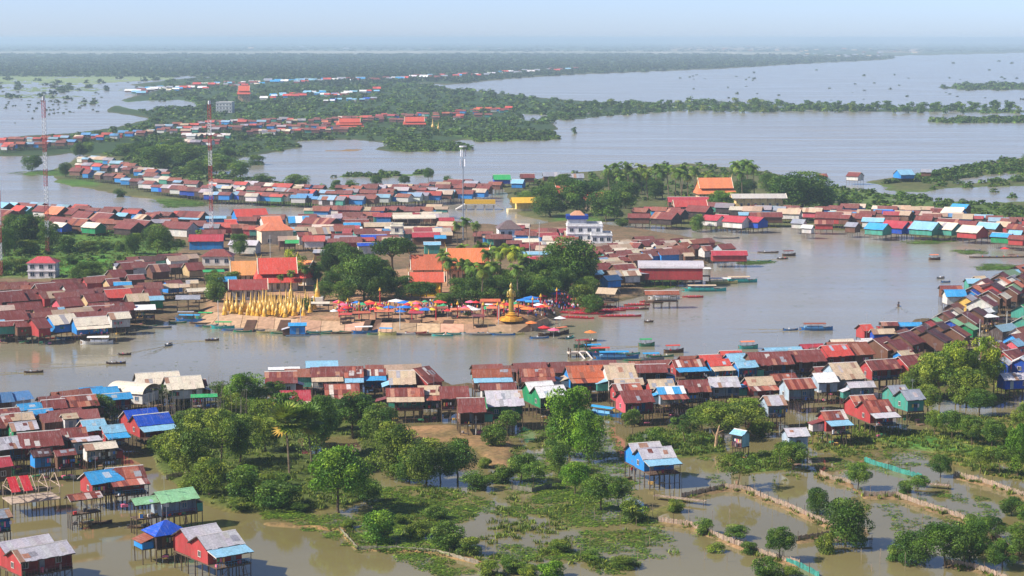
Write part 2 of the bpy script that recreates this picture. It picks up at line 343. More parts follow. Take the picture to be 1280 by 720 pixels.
# far rows are only a few map cells deep, so they keep a finer edge
_hb = blur(HMAP, 5, 1); wgt = np.clip((np.arange(NY) + Y0 - 110) / 60.0, 0, 1)[:, None]
HB = _hb * wgt + blur(HMAP, 2, 0) * (1 - wgt) if False else np.where(wgt > 0, _hb, blur(HMAP, 3, 0))
CB = np.stack([blur(CMAP[..., i], 3, 1) for i in range(3)], -1); NB = blur(NMAP, 4, 2)
def samp(A, px, py):
    c = np.clip(px - X0 - .5, 0, NX - 1.001); r = np.clip(py - Y0 - .5, 0, NY - 1.001); ci = c.astype(int); ri = r.astype(int); fc = c - ci; fr = r - ri
    if A.ndim == 3: fc = fc[..., None]; fr = fr[..., None]
    return (A[ri, ci] * (1 - fc) + A[ri, ci + 1] * fc) * (1 - fr) + (A[ri + 1, ci] * (1 - fc) + A[ri + 1, ci + 1] * fc) * fr
def ground_z(X, Y):
    X = np.asarray(X, float); Y = np.asarray(Y, float); px, py = pix(X, Y, 0.0)
    h = samp(HB, px, py); n = samp(NB, px, py)
    sc = np.clip(1 / (0.004 * np.maximum(Y, 1)), 0.02, 0.5)   # coarser relief far off
    q = fbm(X * 0.13, Y * 0.09, 3) * 1.6 + fbm(X * 0.02, Y * 0.012, 9) * 1.1 * np.clip((Y - 600) / 900, 0, 1) + fbm(X * .5, Y * .4, 17, 3) * .6
    return h + q * n * 1.5
ys = np.concatenate([np.arange(925, 400, -2.0), np.arange(400, 130, -1.5), np.arange(130, 70, -0.75), np.arange(70, 50.4, -0.35)])
xs = np.arange(-410, 1690, 3.0)
gx, gy = np.meshgrid(xs, ys)
u = (gx - 640) / F; v = (360 - gy) / F; dz = -_sp + v * _cp; tt = -H / dz
WX = u * tt; WY = (_cp + v * _sp) * tt; WZ = ground_z(WX, WY)
nr, nc = WX.shape
co = np.stack([WX, WY, WZ], -1).reshape(-1, 3)
idx = np.arange(nr * nc).reshape(nr, nc)
quads = np.stack([idx[:-1, :-1], idx[:-1, 1:], idx[1:, 1:], idx[1:, :-1]], -1).reshape(-1, 4)
def np_mesh(name, co, faces, fcol=None, vcol=None, m='ground', smooth=False):
    k = faces.shape[1]; me = bpy.data.meshes.new(name); me.vertices.add(len(co)); me.vertices.foreach_set('co', np.ascontiguousarray(co, np.float32).ravel())
    me.loops.add(faces.size); me.loops.foreach_set('vertex_index', np.ascontiguousarray(faces, np.int32).ravel())
    me.polygons.add(len(faces)); me.polygons.foreach_set('loop_start', np.arange(0, faces.size, k, dtype=np.int32)); me.polygons.foreach_set('loop_total', np.full(len(faces), k, np.int32))
    if smooth: me.polygons.foreach_set('use_smooth', np.ones(len(faces), bool))
    me.update(calc_edges=True)
    for dom, c in (('FACE', fcol), ('POINT', vcol)):
        if c is not None:
            a = me.attributes.new('col', 'FLOAT_COLOR', dom); cc = np.ones((len(c), 4), np.float32); cc[:, :3] = c[:, :3]; a.data.foreach_set('color', cc.ravel())
    me.materials.append(M[m]); return me
vc = samp(CB, gx, gy).reshape(-1, 3)
structure(link('ground', np_mesh('ground', co, quads, vcol=vc, smooth=True)))
# lake bed further than the surveyed land, then the water sheet
mb = MB(); mb.box(-60000, 60000, -3000, 70000, -4.0, -3.0, lin(MUD)); structure(mb.obj('lake_bed', 'ground'))
mb = MB(); mb.poly([(-60000, -3000, 0), (60000, -3000, 0), (60000, 70000, 0), (-60000, 70000, 0)], lin((130, 120, 95))); structure(mb.obj('water', 'water'))
# ------------------------------------------------------------------ haze: the humid air over the lake
HAZE = 0.00009
mb = MB(); mb.box(-40000, 40000, -1500, 46000, -6.0, 101.0, (1, 1, 1))
hz = mb.obj('haze', 'paint'); hm = bpy.data.materials.new('humid_air'); hm.use_nodes = True; ht = hm.node_tree; ht.nodes.remove(ht.nodes['Principled BSDF'])
pv = ht.nodes.new('ShaderNodeVolumePrincipled'); pv.inputs['Color'].default_value = (0.62, 0.80, 0.96, 1); pv.inputs['Density'].default_value = HAZE; pv.inputs['Anisotropy'].default_value = 0.1
ht.links.new(pv.outputs[0], ht.nodes['Material Output'].inputs['Volume']); hz.data.materials.clear(); hz.data.materials.append(hm); stuff(hz)
hz['label'] = 'pale blue haze over the lake and plain'
# ------------------------------------------------------------------ stilt houses
RC = {'r': (126, 62, 56), 'R': (206, 78, 66), 'k': (178, 58, 70), 't': (200, 176, 146), 'e': (228, 214, 190), 'w': (196, 190, 194), 'W': (236, 234, 230), 'b': (58, 156, 210), 'B': (22, 78, 186),
      'c': (138, 188, 212), 'o': (190, 98, 62), 'O': (230, 132, 92), 'q': (150, 82, 58), 'd': (88, 52, 50), 'y': (152, 156, 166), 'g': (150, 204, 150), 'G': (48, 166, 92), 's': (140, 72, 58), 'z': (225, 228, 232), 'v': (60, 62, 72)}
RN = {'r': 'dark red', 'R': 'coral red', 'k': 'crimson', 't': 'tan', 'e': 'cream', 'w': 'pale grey', 'W': 'white', 'b': 'sky-blue', 'B': 'royal-blue', 'c': 'pale blue', 'o': 'terracotta', 'O': 'orange', 'q': 'rusty brown',
      'd': 'dark brown', 'y': 'grey', 'g': 'light green', 'G': 'green', 's': 'rust-striped', 'z': 'blue-striped', 'v': 'slate'}
WC = {'r': (174, 66, 66), 'k': (212, 96, 108), 'b': (46, 136, 206), 'B': (28, 78, 178), 'w': (212, 208, 200), 'n': (112, 78, 62), 'd': (66, 54, 52), 'g': (74, 152, 134), 'G': (40, 136, 88), 'y': (162, 178, 190), 't': (202, 172, 128), 'c': (150, 190, 206), 'Y': (222, 186, 96)}
WN = {'r': 'red', 'k': 'pink', 'b': 'blue', 'B': 'deep-blue', 'w': 'white', 'n': 'brown', 'd': 'dark', 'g': 'teal', 'G': 'green', 'y': 'grey', 't': 'tan', 'c': 'pale-blue', 'Y': 'yellow'}
RC = {k: lin(v) for k, v in RC.items()}; WC = {k: lin(v) for k, v in WC.items()}
STRIPE = [lin(c) for c in ((132, 60, 48), (172, 96, 74), (206, 186, 174), (118, 58, 48), (188, 132, 106), (214, 200, 190))]
WOODC = lin((112, 92, 76)); DARKW = lin((70, 58, 50))
def sheet_col(code, i, j):
    if code == 's': return jit(STRIPE[random.choice((0, 0, 1, 1, 2, 3, 4, 5)) if i % 2 else random.choice((0, 1, 3))], .12)
    if code == 'z': return jit(RC['b'] if (i // 2) % 2 == 0 else RC['W'], .05)
    c = RC[code]
    if code in 'rdqo' and random.random() < .13: return jit(random.choice((lin((160, 96, 72)), lin((104, 52, 46)), lin((172, 120, 98)))), .1)
    if code in 'wyte' and random.random() < .1: return jit(random.choice((lin((168, 128, 104)), lin((170, 165, 168)))), .1)
    return jit(c, .1 if code in 'rdqwyt' else .06)
def slope(mb, x0, x1, ya, za, yb, zb, code, sheet=1.0, th=0.05):   # ridge edge (ya, za) down to eave (yb, zb)
    n = max(2, int(round((x1 - x0) / sheet))); ln = math.hypot(yb - ya, zb - za); rows = max(1, int(round(ln / 2.6))) if sheet < 1.6 else 1
    nz = abs(yb - ya) / ln; ny = (za - zb) / ln * (1 if yb > ya else -1)
    for i in range(n):
        for j in range(rows):
            a = x0 + (x1 - x0) * i / n; b = x0 + (x1 - x0) * (i + 1) / n; f0 = j / rows; f1 = (j + 1) / rows + (0.03 if j < rows - 1 else random.uniform(-.03, .03))
            h0 = 0.012 * (rows - j) + random.uniform(0, .03); h1 = h0 + random.uniform(-.004, .02)
            p = [(a - .03, ya + (yb - ya) * f0 + ny * h0, za + (zb - za) * f0 + nz * h0), (b + .03, ya + (yb - ya) * f0 + ny * h1, za + (zb - za) * f0 + nz * h1),
                 (b + .03, ya + (yb - ya) * f1 + ny * (h1 + .01), za + (zb - za) * f1 + nz * (h1 + .01)), (a - .03, ya + (yb - ya) * f1 + ny * (h0 + .01), za + (zb - za) * f1 + nz * (h0 + .01))]
            if yb > ya: p = p[::-1]
            mb.poly(p, sheet_col(code, i, j))
    q = [(x0, ya, za - th), (x1, ya, za - th), (x1, yb, zb - th), (x0, yb, zb - th)]
    mb.poly(q if yb > ya else q[::-1], DARKW)
    for x in (x0, x1): mb.box(x - .05, x + .05, min(ya, yb), min(ya, yb) + .01, 0, 0, DARKW) if False else mb.poly([(x, ya, za + .03), (x, ya, za - th - .12), (x, yb, zb - th - .12), (x, yb, zb + .03)], jit(lin((200, 190, 180)) if random.random() < .3 else DARKW))
    mb.poly([(x0, yb, zb + .02), (x0, yb, zb - th - .1), (x1, yb, zb - th - .1), (x1, yb, zb + .02)], DARKW)
def unit_post():
    mb = MB(); mb.rod((0, 0, 0), (0, 0, 1), .11, lin((104, 88, 74)), 6, .09); return mb.mesh('stilt', 'wood')
POST = unit_post()
def post(name, parent, x, y, z0, z1, k=1.0):
    o = link(name, POST, parent); o.location = (x, y, z0); o.scale = (k, k, z1 - z0); o.rotation_euler = (random.uniform(-.02, .02), random.uniform(-.02, .02), 0); return o
def window(parent, x, y, z, wd, ht, axis, out, col=None, shut=None):
    d = .05 * out; mb = MB(); pb = MB(); fc = col or lin((215, 205, 195)); gc = shut or lin((40, 44, 50))
    if axis == 'y':
        for a, b, c, e in ((-wd / 2 - .08, wd / 2 + .08, -ht / 2 - .08, -ht / 2), (-wd / 2 - .08, wd / 2 + .08, ht / 2, ht / 2 + .08), (-wd / 2 - .08, -wd / 2, -ht / 2, ht / 2), (wd / 2, wd / 2 + .08, -ht / 2, ht / 2), (-.03, .03, -ht / 2, ht / 2)):
            mb.box(x + a, x + b, min(y, y + 2 * d), max(y, y + 2 * d), z + c, z + e, fc)
        pb.box(x - wd / 2, x + wd / 2, min(y - d, y + .5 * d), max(y - d, y + .5 * d), z - ht / 2, z + ht / 2, gc)
    else:
        for a, b, c, e in ((-wd / 2 - .08, wd / 2 + .08, -ht / 2 - .08, -ht / 2), (-wd / 2 - .08, wd / 2 + .08, ht / 2, ht / 2 + .08), (-wd / 2 - .08, -wd / 2, -ht / 2, ht / 2), (wd / 2, wd / 2 + .08, -ht / 2, ht / 2), (-.03, .03, -ht / 2, ht / 2)):
            mb.box(min(x, x + 2 * d), max(x, x + 2 * d), y + a, y + b, z + c, z + e, fc)
        pb.box(min(x - d, x + .5 * d), max(x - d, x + .5 * d), y - wd / 2, y + wd / 2, z - ht / 2, z + ht / 2, gc)
    o = mb.obj('window', 'paint', parent); pb.obj('pane', 'glass', o); return o
def wall_quad(mb, a, b, z0, z1, col, zt=None):        # upright panels about a metre wide from a to b, open book of boards
    a = Vector((*a, 0)); b = Vector((*b, 0)); n = max(1, int((b - a).length / 1.1))
    for i in range(n):
        p = a.lerp(b, i / n); q = a.lerp(b, (i + 1) / n); t0 = zt(i / n) if zt else z1; t1 = zt((i + 1) / n) if zt else z1
        P = [(p.x, p.y, z0), (q.x, q.y, z0), (q.x, q.y, t1), (p.x, p.y, t0)]
        tm = zt(.5) if zt else 0
        if zt and i / n < .5 < (i + 1) / n: m = a.lerp(b, .5); P.insert(3, (m.x, m.y, tm))
        mb.poly(P, jit(col, .13))
def build_house(root, L, W, fl, wh, t, rc, wc, flags, near, le=None, base=-0.9):
    """ridge along local x, front towards local -y; fl floor height, wh wall height, t roof pitch"""
    rise = t * W / 2; ze = fl + wh; hx = L / 2; hy = W / 2; ov = .45; sh = 1.0 if near else 1.7
    gables = [(0.0, hx)] + ([(W * .92, hx * .93)] if 'm' in flags else [])
    rcol = RC[rc]
    ends = gables[-1][0] + hy
    for gi, (oy, gx) in enumerate(gables):
        mb = MB()
        if 'h' in flags:   # hipped
            rl = max(.3, L - W) / 2 * .8
            for s in (-1, 1):
                mb.slab([(-gx, oy + s * hy, ze), (gx, oy + s * hy, ze), (rl, oy, ze + rise), (-rl, oy, ze + rise)], .06, jit(rcol))
                mb.slab([(s * gx, oy - hy, ze), (s * gx, oy + hy, ze), (s * rl, oy, ze + rise)], .06, jit(rcol))
        elif 'a' in flags:  # barrel vault
            n = 10
            for i in range(n):
                t0 = math.pi * i / n; t1 = math.pi * (i + 1) / n
                nn = max(2, int(L / 2.0))
                for k in range(nn):
                    xa = -gx + L * k / nn; xb = -gx + L * (k + 1) / nn
                    mb.slab([(xa, oy - hy * math.cos(t0), ze + rise * math.sin(t0)), (xb, oy - hy * math.cos(t0), ze + rise * math.sin(t0)), (xb, oy - hy * math.cos(t1), ze + rise * math.sin(t1)), (xa, oy - hy * math.cos(t1), ze + rise * math.sin(t1))], .05, jit(rcol, .04))
        elif 'f' in flags:
            slope(mb, -gx, gx, oy + hy, ze + rise, oy - hy, ze, rc, sh)
        else:
            slope(mb, -gx, gx, oy, ze + rise, oy - hy, ze, rc, sh); slope(mb, -gx, gx, oy, ze + rise, oy + hy, ze, rc, sh)
        r = mb.obj('roof', 'tin', root)
        if near and not any(c in flags for c in 'haf') and random.random() < .65:   # loose patch sheets laid over leaks
            for _p in range(random.randrange(1, 4)):
                px_ = random.uniform(-gx * .8, gx * .6); f0 = random.uniform(.05, .5); f1 = f0 + random.uniform(.25, .45); sx = random.uniform(.7, 1.5); hh = .07; sk = random.uniform(-.12, .12); pb = MB()
                pb.slab([(px_, oy - hy * f0, ze + rise * (1 - f0) + hh), (px_ + sx, oy - hy * f0 + sk * .2, ze + rise * (1 - f0) + hh), (px_ + sx + sk, oy - hy * f1, ze + rise * (1 - f1) + hh), (px_ + sk, oy - hy * f1, ze + rise * (1 - f1) + hh)], .02, jit(random.choice((lin((172, 120, 96)), lin((196, 186, 180)), lin((120, 60, 50)), lin((150, 150, 156)), rcol) if rc in 'rdqswyteo' else (rcol, jit(rcol, .3), lin((176, 190, 200)))), .12)); pb.obj('patch_sheet', 'tin', r)
        if not any(c in flags for c in 'haf'):
            cb = MB(); cc = jit(rcol if random.random() < .6 else lin((205, 198, 190)), .1); zr = ze + rise + .05
            cb.slab([(-gx - .05, oy - .22, zr - .1), (gx + .05, oy - .22, zr - .1), (gx + .05, oy, zr + .03), (-gx - .05, oy, zr + .03)], .03, cc); cb.slab([(-gx - .05, oy, zr + .03), (gx + .05, oy, zr + .03), (gx + .05, oy + .22, zr - .1), (-gx - .05, oy + .22, zr - .1)], .03, cc)
            cb.obj('ridge_cap', 'tin', r)
    # walls
    wx = hx - ov; fy = -hy + ov; zl = ze - .12; by = ends - ov
    wcol = WC[wc]; open_front = 'p' in flags
    ver = le is not None or (near and 'v' in flags)
    if not open_front:
        mb = MB(); fy2 = fy + (0.0 if not ('v' in flags) else min(2.0, W * .3))
        wall_quad(mb, (-wx, fy2), (wx, fy2), fl, zl, wcol if not ver else jit(wcol, .2)); wall_quad(mb, (wx, by), (-wx, by), fl, zl, wcol)
        for s in (-1, 1):
            for oy, gx in gables:
                ex = s * (gx - ov); ya, yb = oy - hy + ov, oy + hy - ov; ya2 = fy2 if oy == 0 else ya
                zt = (lambda q: ze + rise - t * abs(-(hy - ov) + 2 * (hy - ov) * q) - .08) if not any(c in flags for c in 'haf') else (lambda q: zl)
                wall_quad(mb, (ex, ya), (ex, yb), fl, zl, wcol, zt)
        mb.obj('wall', 'wall', root)
        if near:
            nw = max(1, int(L / 3.2)); di = random.randrange(nw)
            for i in range(nw):
                x = -wx + (i + .5) * 2 * wx / nw
                if i == di:
                    d = MB(); d.box(x - .45, x + .45, fy2 - .07, fy2 - .01, fl + .02, fl + 1.95, jit(random.choice((lin((92, 66, 50)), lin((60, 110, 150)), lin((150, 160, 165)))))); dd = d.obj('door', 'wall', root)
                    h = MB(); h.box(x + .3, x + .36, fy2 - .12, fy2 - .07, fl + .95, fl + 1.05, lin((160, 150, 120))); h.obj('handle', 'metal', dd)
                else: window(root, x, fy2 - .01, fl + 1.25, .9, .95, 'y', -1, None, jit(random.choice((lin((40, 44, 50)), lin((70, 110, 140)), lin((90, 70, 55))))))
            if W > 5: window(root, -wx - .01, random.uniform(-.5, .5) * (hy - 1.4), fl + 1.3, .8, .9, 'x', -1)
        if near and L > 5.5 and 'm' not in flags and random.random() < .45:   # side annex under a lean-to sheet
            s = random.choice((-1, 1)); aw = random.uniform(1.6, 2.8); y0_, y1_ = -hy * random.uniform(.2, .7), hy * random.uniform(.3, .8); xa, xb = s * (wx + .04), s * (wx + aw); zt_ = ze - random.uniform(.1, .5); ac = jit(WC[random.choice('nndyrgbw')], .15); ab = MB()
            for q in ((xb, y0_, xb, y1_), (xa, y0_, xb, y0_), (xb, y1_, xa, y1_)): wall_quad(ab, (q[0], q[1]), (q[2], q[3]), fl - .1, zt_ - .75, ac)
            an = ab.obj('annex', 'wall', root); ar_ = MB(); arc = RC[random.choice('rrqtywbc')]; n_ = 3
            for i_ in range(n_):
                ya_ = y0_ - .3 + (y1_ - y0_ + .6) * i_ / n_; yb_ = y0_ - .3 + (y1_ - y0_ + .6) * (i_ + 1) / n_; ar_.slab([(xa, ya_, zt_), (s * (wx + aw + .35), ya_, zt_ - .75), (s * (wx + aw + .35), yb_, zt_ - .75), (xa, yb_, zt_)], .04, jit(arc, .15))
            ar_.obj('annex_roof', 'tin', an); fb = MB(); fb.box(min(xa, xb), max(xa, xb), y0_, y1_, fl - .24, fl - .12, DARKW); fb.obj('annex_floor', 'wood', an)
            for yy in (y0_ + .1, y1_ - .1): post('stilt', root, xb - s * .1, yy, base, fl - .2, .9)
    # floor, front posts, awning, stilts
    py0 = fy - .15
    if le:
        dp = 3.0 if near else 2.0; zb = ze - .28; mb = MB(); slope(mb, -hx * .97, hx * .97, -hy + .1, ze - .06, -hy - dp, zb - .45, le, sh); mb.obj('awning', 'tin', root); py0 = -hy - dp + .35
        for i in range(max(2, int(L / 2.8)) + 1):
            n = max(2, int(L / 2.8)); post('awning_post', root, -wx + 2 * wx * i / n, py0 + .1, fl, zb - .45, .7)
    elif 'v' in flags or open_front:
        n = max(2, int(L / 2.8))
        for i in range(n + 1): post('awning_post', root, -wx + 2 * wx * i / n, fy + .05, fl, ze - .1, .7)
        if open_front:
            for i in range(n + 1): post('awning_post', root, -wx + 2 * wx * i / n, by - .05, fl, ze - .1, .7)
    mb = MB(); n = max(2, int((by - py0) / .9)) if near else 1
    for i in range(n): a = py0 + (by - py0) * i / n; mb.box(-wx - .1, wx + .1, a + .01, a + (by - py0) / n - .01, fl - .14 + random.uniform(-.02, 0), fl - .03, jit(WOODC, .2))
    mb.box(-wx, wx, py0 + .2, py0 + .3, fl - .32, fl - .16, DARKW); mb.box(-wx, wx, by - .3, by - .2, fl - .32, fl - .16, DARKW); mb.obj('floor', 'wood', root)
    if near and (le or 'v' in flags) and random.random() < .8:
        rb = MB(); rcl = jit(random.choice((lin((190, 180, 170)), lin((110, 90, 74)), lin((90, 140, 180)), lin((150, 90, 90)))))
        rb.rod((-wx, py0 + .02, fl + .85), (wx, py0 + .02, fl + .85), .04, rcl, 4); rb.rod((-wx, py0 + .02, fl + .45), (wx, py0 + .02, fl + .45), .03, rcl, 4)
        k = int(2 * wx / .5)
        for i in range(k + 1): rb.rod((-wx + 2 * wx * i / k, py0 + .02, fl - .05), (-wx + 2 * wx * i / k, py0 + .02, fl + .87), .025, rcl, 4)
        rb.obj('railing', 'wood', root)
    if fl > 1.2:
        if near:
            nx = max(2, int(round(2 * wx / 2.1))); ny = max(2, int(round((by - py0) / 2.6)))
            for i in range(nx + 1):
                for j in range(ny + 1):
                    if 0 < i < nx and 1 < j < ny: continue
                    post('stilt', root, -wx + 2 * wx * i / nx, py0 + .25 + (by - py0 - .5) * j / ny, base - ROOTZ, fl - .14, random.uniform(.8, 1.15))
            br = MB()
            for i in range(nx):
                if random.random() < .45:
                    x0 = -wx + 2 * wx * i / nx; x1 = -wx + 2 * wx * (i + 1) / nx; br.rod((x0, py0 + .12, .3 + random.random()), (x1, py0 + .12, fl - .3), .05, jit(WOODC), 4)
            br.rod((-wx - .05, py0 + .1, 1.0), (wx, py0 + .1, 1.1), .05, WOODC, 4); br.obj('brace', 'wood', root)
            if random.random() < .55:   # ladder down to the water
                lb = MB(); lx = random.uniform(-.5, .5) * wx
                for s in (-.35, .35): lb.rod((lx + s, py0, fl - .1), (lx + s, py0 - 1.7, -.4), .05, WOODC, 4)
                for k in range(7): f = (k + .5) / 7; lb.rod((lx - .35, py0 - 1.7 * f, fl - .1 - (fl + .3) * f), (lx + .35, py0 - 1.7 * f, fl - .1 - (fl + .3) * f), .035, WOODC, 4)
                lb.obj('ladder', 'wood', root)
        else:
            sb = MB(); nx = max(2, int(2 * wx / 2.6)); ny = 2
            for i in range(nx + 1):
                for j in range(ny + 1):
                    sb.rod((-wx + 2 * wx * i / nx, py0 + .25 + (by - py0 - .5) * j / ny, base - ROOTZ), (-wx + 2 * wx * i / nx, py0 + .25 + (by - py0 - .5) * j / ny, fl - .14), .1, jit(WOODC), 4)
            stuff(sb.obj('stilts', 'wood', root))
    return gables
ROOTZ = 0.0
HOUSES = []
def house(x, y, Lp, drop, a, rc, wc, flags='', le=None, place='', group="", fl=2.6, wh=2.4, name='stilt_house', noun='stilt house', Lmax=24, near=None):
    wh = wh * random.uniform(.92, 1.1)
    if a < -9 and y < 300: a *= 1.45
    t = .14 if 'f' in flags else (.5 if 'a' in flags else random.uniform(.5, .64)); z = fl + wh + 1.8; ar = math.radians(a)
    for _ in range(3):
        k = mpp(x, y, z); sd = math.sin(math.atan2(H - z, at(x, y, z).y))
        L = min(Lmax, max(3.6, Lp * k / max(.3, math.cos(ar)))); fwd = math.cos(ar) * sd * (2 if 'f' in flags else 1)
        W = min(13., max(3.4, 2 * drop * k / (fwd + t * (2 if 'f' in flags else 1)))); rise = t * W / 2; z = fl + wh + rise
    p = at(x, y, z)
    if near is None: near = y > 428
    if le is None and near and not any(c in flags for c in 'pfah') and random.random() < .75: flags += 'v'
    feat = ''
    if 'm' in flags: feat = ' with double gable'
    elif 'a' in flags: feat = ' with arched roof'
    elif le: feat = ' with %s awning' % RN[le]
    desc = '%s roofed %s %s%s' % (RN[rc], WN[wc], noun, feat) if 'p' not in flags else '%s roofed open-sided %s' % (RN[rc], noun)
    r = thing(name, desc, 'house' if 'p' not in flags else 'shelter', place, group, (p.x, p.y, 0), ar, px=x)
    build_house(r, L, W, fl, wh, t, rc, wc, flags, near, le)
    HOUSES.append((p.x, p.y, max(L, W)))
    return r
def row(s, place, group, k=1.08, **kw):
    for ln in s.strip().split('\n'):
        for it in ln.split(';'):
            q = it.split()
            if not q: continue
            x, y, Lp, dr, a = map(float, q[:5]); rc, wc = q[5][0], q[5][1]; fl = q[6] if len(q) > 6 and q[6] != '-' else ''; le = q[7] if len(q) > 7 else None
            house(x, y, Lp * k, dr * (1 + (k - 1) * 1.4), a, rc, wc, fl, le, place, group, **kw)
# columns: ridge middle x y, ridge length, ridge-to-eave drop (all measured in the photograph), bearing, roof+wall colours, shape flags, awning colour
row('''49 681 53 15 40 wr m; 126 588 34 14 35 br v; 155 583 40 14 25 sr - s; 104 616 33 6 35 sn p; 217 612 40 13 35 gy v; 182 621 30 8 35 gy p
270 666 40 16 38 wr m c; -8 638 30 10 35 yb; 0 547 40 14 35 wn v''', 'over bottom left pond', 'stilt houses over the bottom left pond', fl=3.0, wh=2.5)
row('''8 510 25 8 30 rn; 21 516 32 9 28 tn; 36 504 25 8 30 bb; 50 511 25 9 30 bd; 28 527 28 10 28 wG; -4 520 22 14 40 sn; 48 539 45 18 24 rr; 88 535 32 14 24 rr; 50 562 20 8 32 db; 80 562 22 7 28 rn
107 548 32 7 24 wy f; 124 553 34 8 28 ew; 115 524 25 13 28 cr; 140 531 24 9 28 cr - b; 113 484 25 8 28 br; 130 484 28 10 28 br; 145 491 30 8 28 br; 66 499 25 11 26 rr; 98 494 36 13 26 sr; 86 517 16 6 30 tw
188 517 37 13 32 Br m c; 196 465 48 14 20 ew; 228 470 40 15 20 ew; 167 478 46 12 -24 ew a; 255 494 30 3 10 Gn pf; 248 474 16 8 20 rn; -10 572 36 12 30 kn; -24 548 30 12 32 rn; -28 524 30 12 30 bn''', 'on near left bank', 'stilt houses on the near left bank', fl=2.9)
row('''355 460 36 4 8 Ww f; 351 464 37 14 8 rw; 369 488 35 12 8 kn - t; 402 451 37 8 8 cb; 408 459 37 11 8 rw - t; 427 480 40 12 8 sr - s; 442 458 22 13 6 sn - c; 468 461 26 8 6 sb - b; 502 463 31 16 6 tb
526 459 18 17 48 sr; 506 485 44 10 5 sg - t; 536 482 26 11 6 ty - s; 567 483 34 14 6 rn; 588 497 32 17 8 rn v; 614 461 46 10 7 qn - c; 622 479 42 8 7 rw; 629 488 43 18 8 wG v; 670 460 40 10 7 sn - r
686 482 34 13 22 WG m; 731 457 45 14 12 ob v o; 773 456 35 17 10 tw; 785 473 34 8 10 tw; 782 479 33 9 14 sr; 793 488 36 14 16 rk v; 813 455 36 10 8 rn; 825 474 30 11 10 tr; 859 449 37 9 15 sr - b; 886 443 25 9 15 Rr
897 449 26 8 15 Rb - t; 919 442 23 9 15 cb; 931 451 25 8 18 cb; 913 438 26 5 12 Rr; 960 440 50 15 13 rn v; 837 483 32 9 12 zy - s; 865 475 36 14 11 rn v; 903 471 35 12 11 wy v; 948 471 33 10 14 tr - s; 966 494 24 12 15 wy v
978 467 30 8 18 sn; 996 473 34 12 18 sy; 1029 466 26 11 16 Wy; 1005 437 38 14 16 rn v; 978 434 45 4 14 cr; 1042 431 32 13 20 Rr; 1014 430 28 5 14 kn; 1070 428 26 14 25 qn; 1053 453 34 19 16 ty; 1030 458 26 8 16 rn
1100 449 38 12 22 rr v; 1137 444 30 13 30 rr; 1075 477 32 7 12 wy v; 1137 487 24 12 20 yg m; 1094 500 32 14 17 sr m w; 1040 513 28 11 16 sr - c; 994 535 27 10 12 wy; 926 537 12 6 -48 cc; 818 559 40 13 20 wb m c''', 'in near bank row', 'stilt houses in the near bank row', fl=3.2, wh=2.6)
row('''1100 422 20 13 45 rn; 1130 415 20 13 52 rn; 1163 412 14 13 58 dn; 1175 404 12 12 58 dn; 1192 408 12 11 58 qn; 1208 404 10 7 58 gG; 1190 399 10 9 58 gB; 1160 402 10 8 58 Rr; 1167 397 10 8 58 gn; 1136 403 30 4 5 bB; 1148 408 12 9 55 rn
1081 405 14 8 20 Rr; 1103 411 28 6 10 tB; 1111 402 20 5 5 rn; 1181 389 12 9 58 rn; 1194 385 10 8 58 tw; 1206 390 12 12 58 rn; 1219 385 12 9 58 dn; 1210 369 12 9 60 wY; 1188 357 26 5 4 rn; 1193 362 25 8 4 bw; 1216 348 18 6 6 cg; 1224 345 14 6 20 tw
1218 357 10 9 58 On; 1215 362 6 8 60 Bb; 1230 348 12 8 58 rw; 1242 354 12 11 58 dr; 1252 347 8 9 58 Ow; 1269 351 8 7 58 Or; 1238 362 8 9 58 rn; 1232 369 6 8 58 en; 1228 371 12 10 58 rw; 1253 366 10 6 58 en; 1262 358 8 8 58 rn; 1252 341 9 7 58 rn
1266 344 9 6 58 yw; 1276 343 9 7 58 rn; 1268 337 10 4 20 cb; 1236 394 16 5 20 Ww pf; 1233 385 8 5 40 Wn; 1280 395 12 10 58 gg; 1280 380 12 8 58 Gg; 1275 409 14 8 50 qw; 1246 429 16 11 45 rn; 1268 424 14 8 45 ck; 1262 437 22 10 42 rr
1253 447 10 7 65 WB; 1277 446 10 7 65 WB; 1268 466 36 8 16 wB; 1130 438 18 7 30 tb; 1170 443 12 7 58 WG; 1185 443 10 6 58 WG; 1117 425 18 12 42 rn; 1083 423 12 4 20 Ww; 1052 424 28 5 12 ew; 1075 425 22 4 12 Ww; 1300 360 14 9 58 rn; 1296 388 14 9 58 rn''', 'in right bank row', 'stilt houses in the right bank row', fl=3.0)
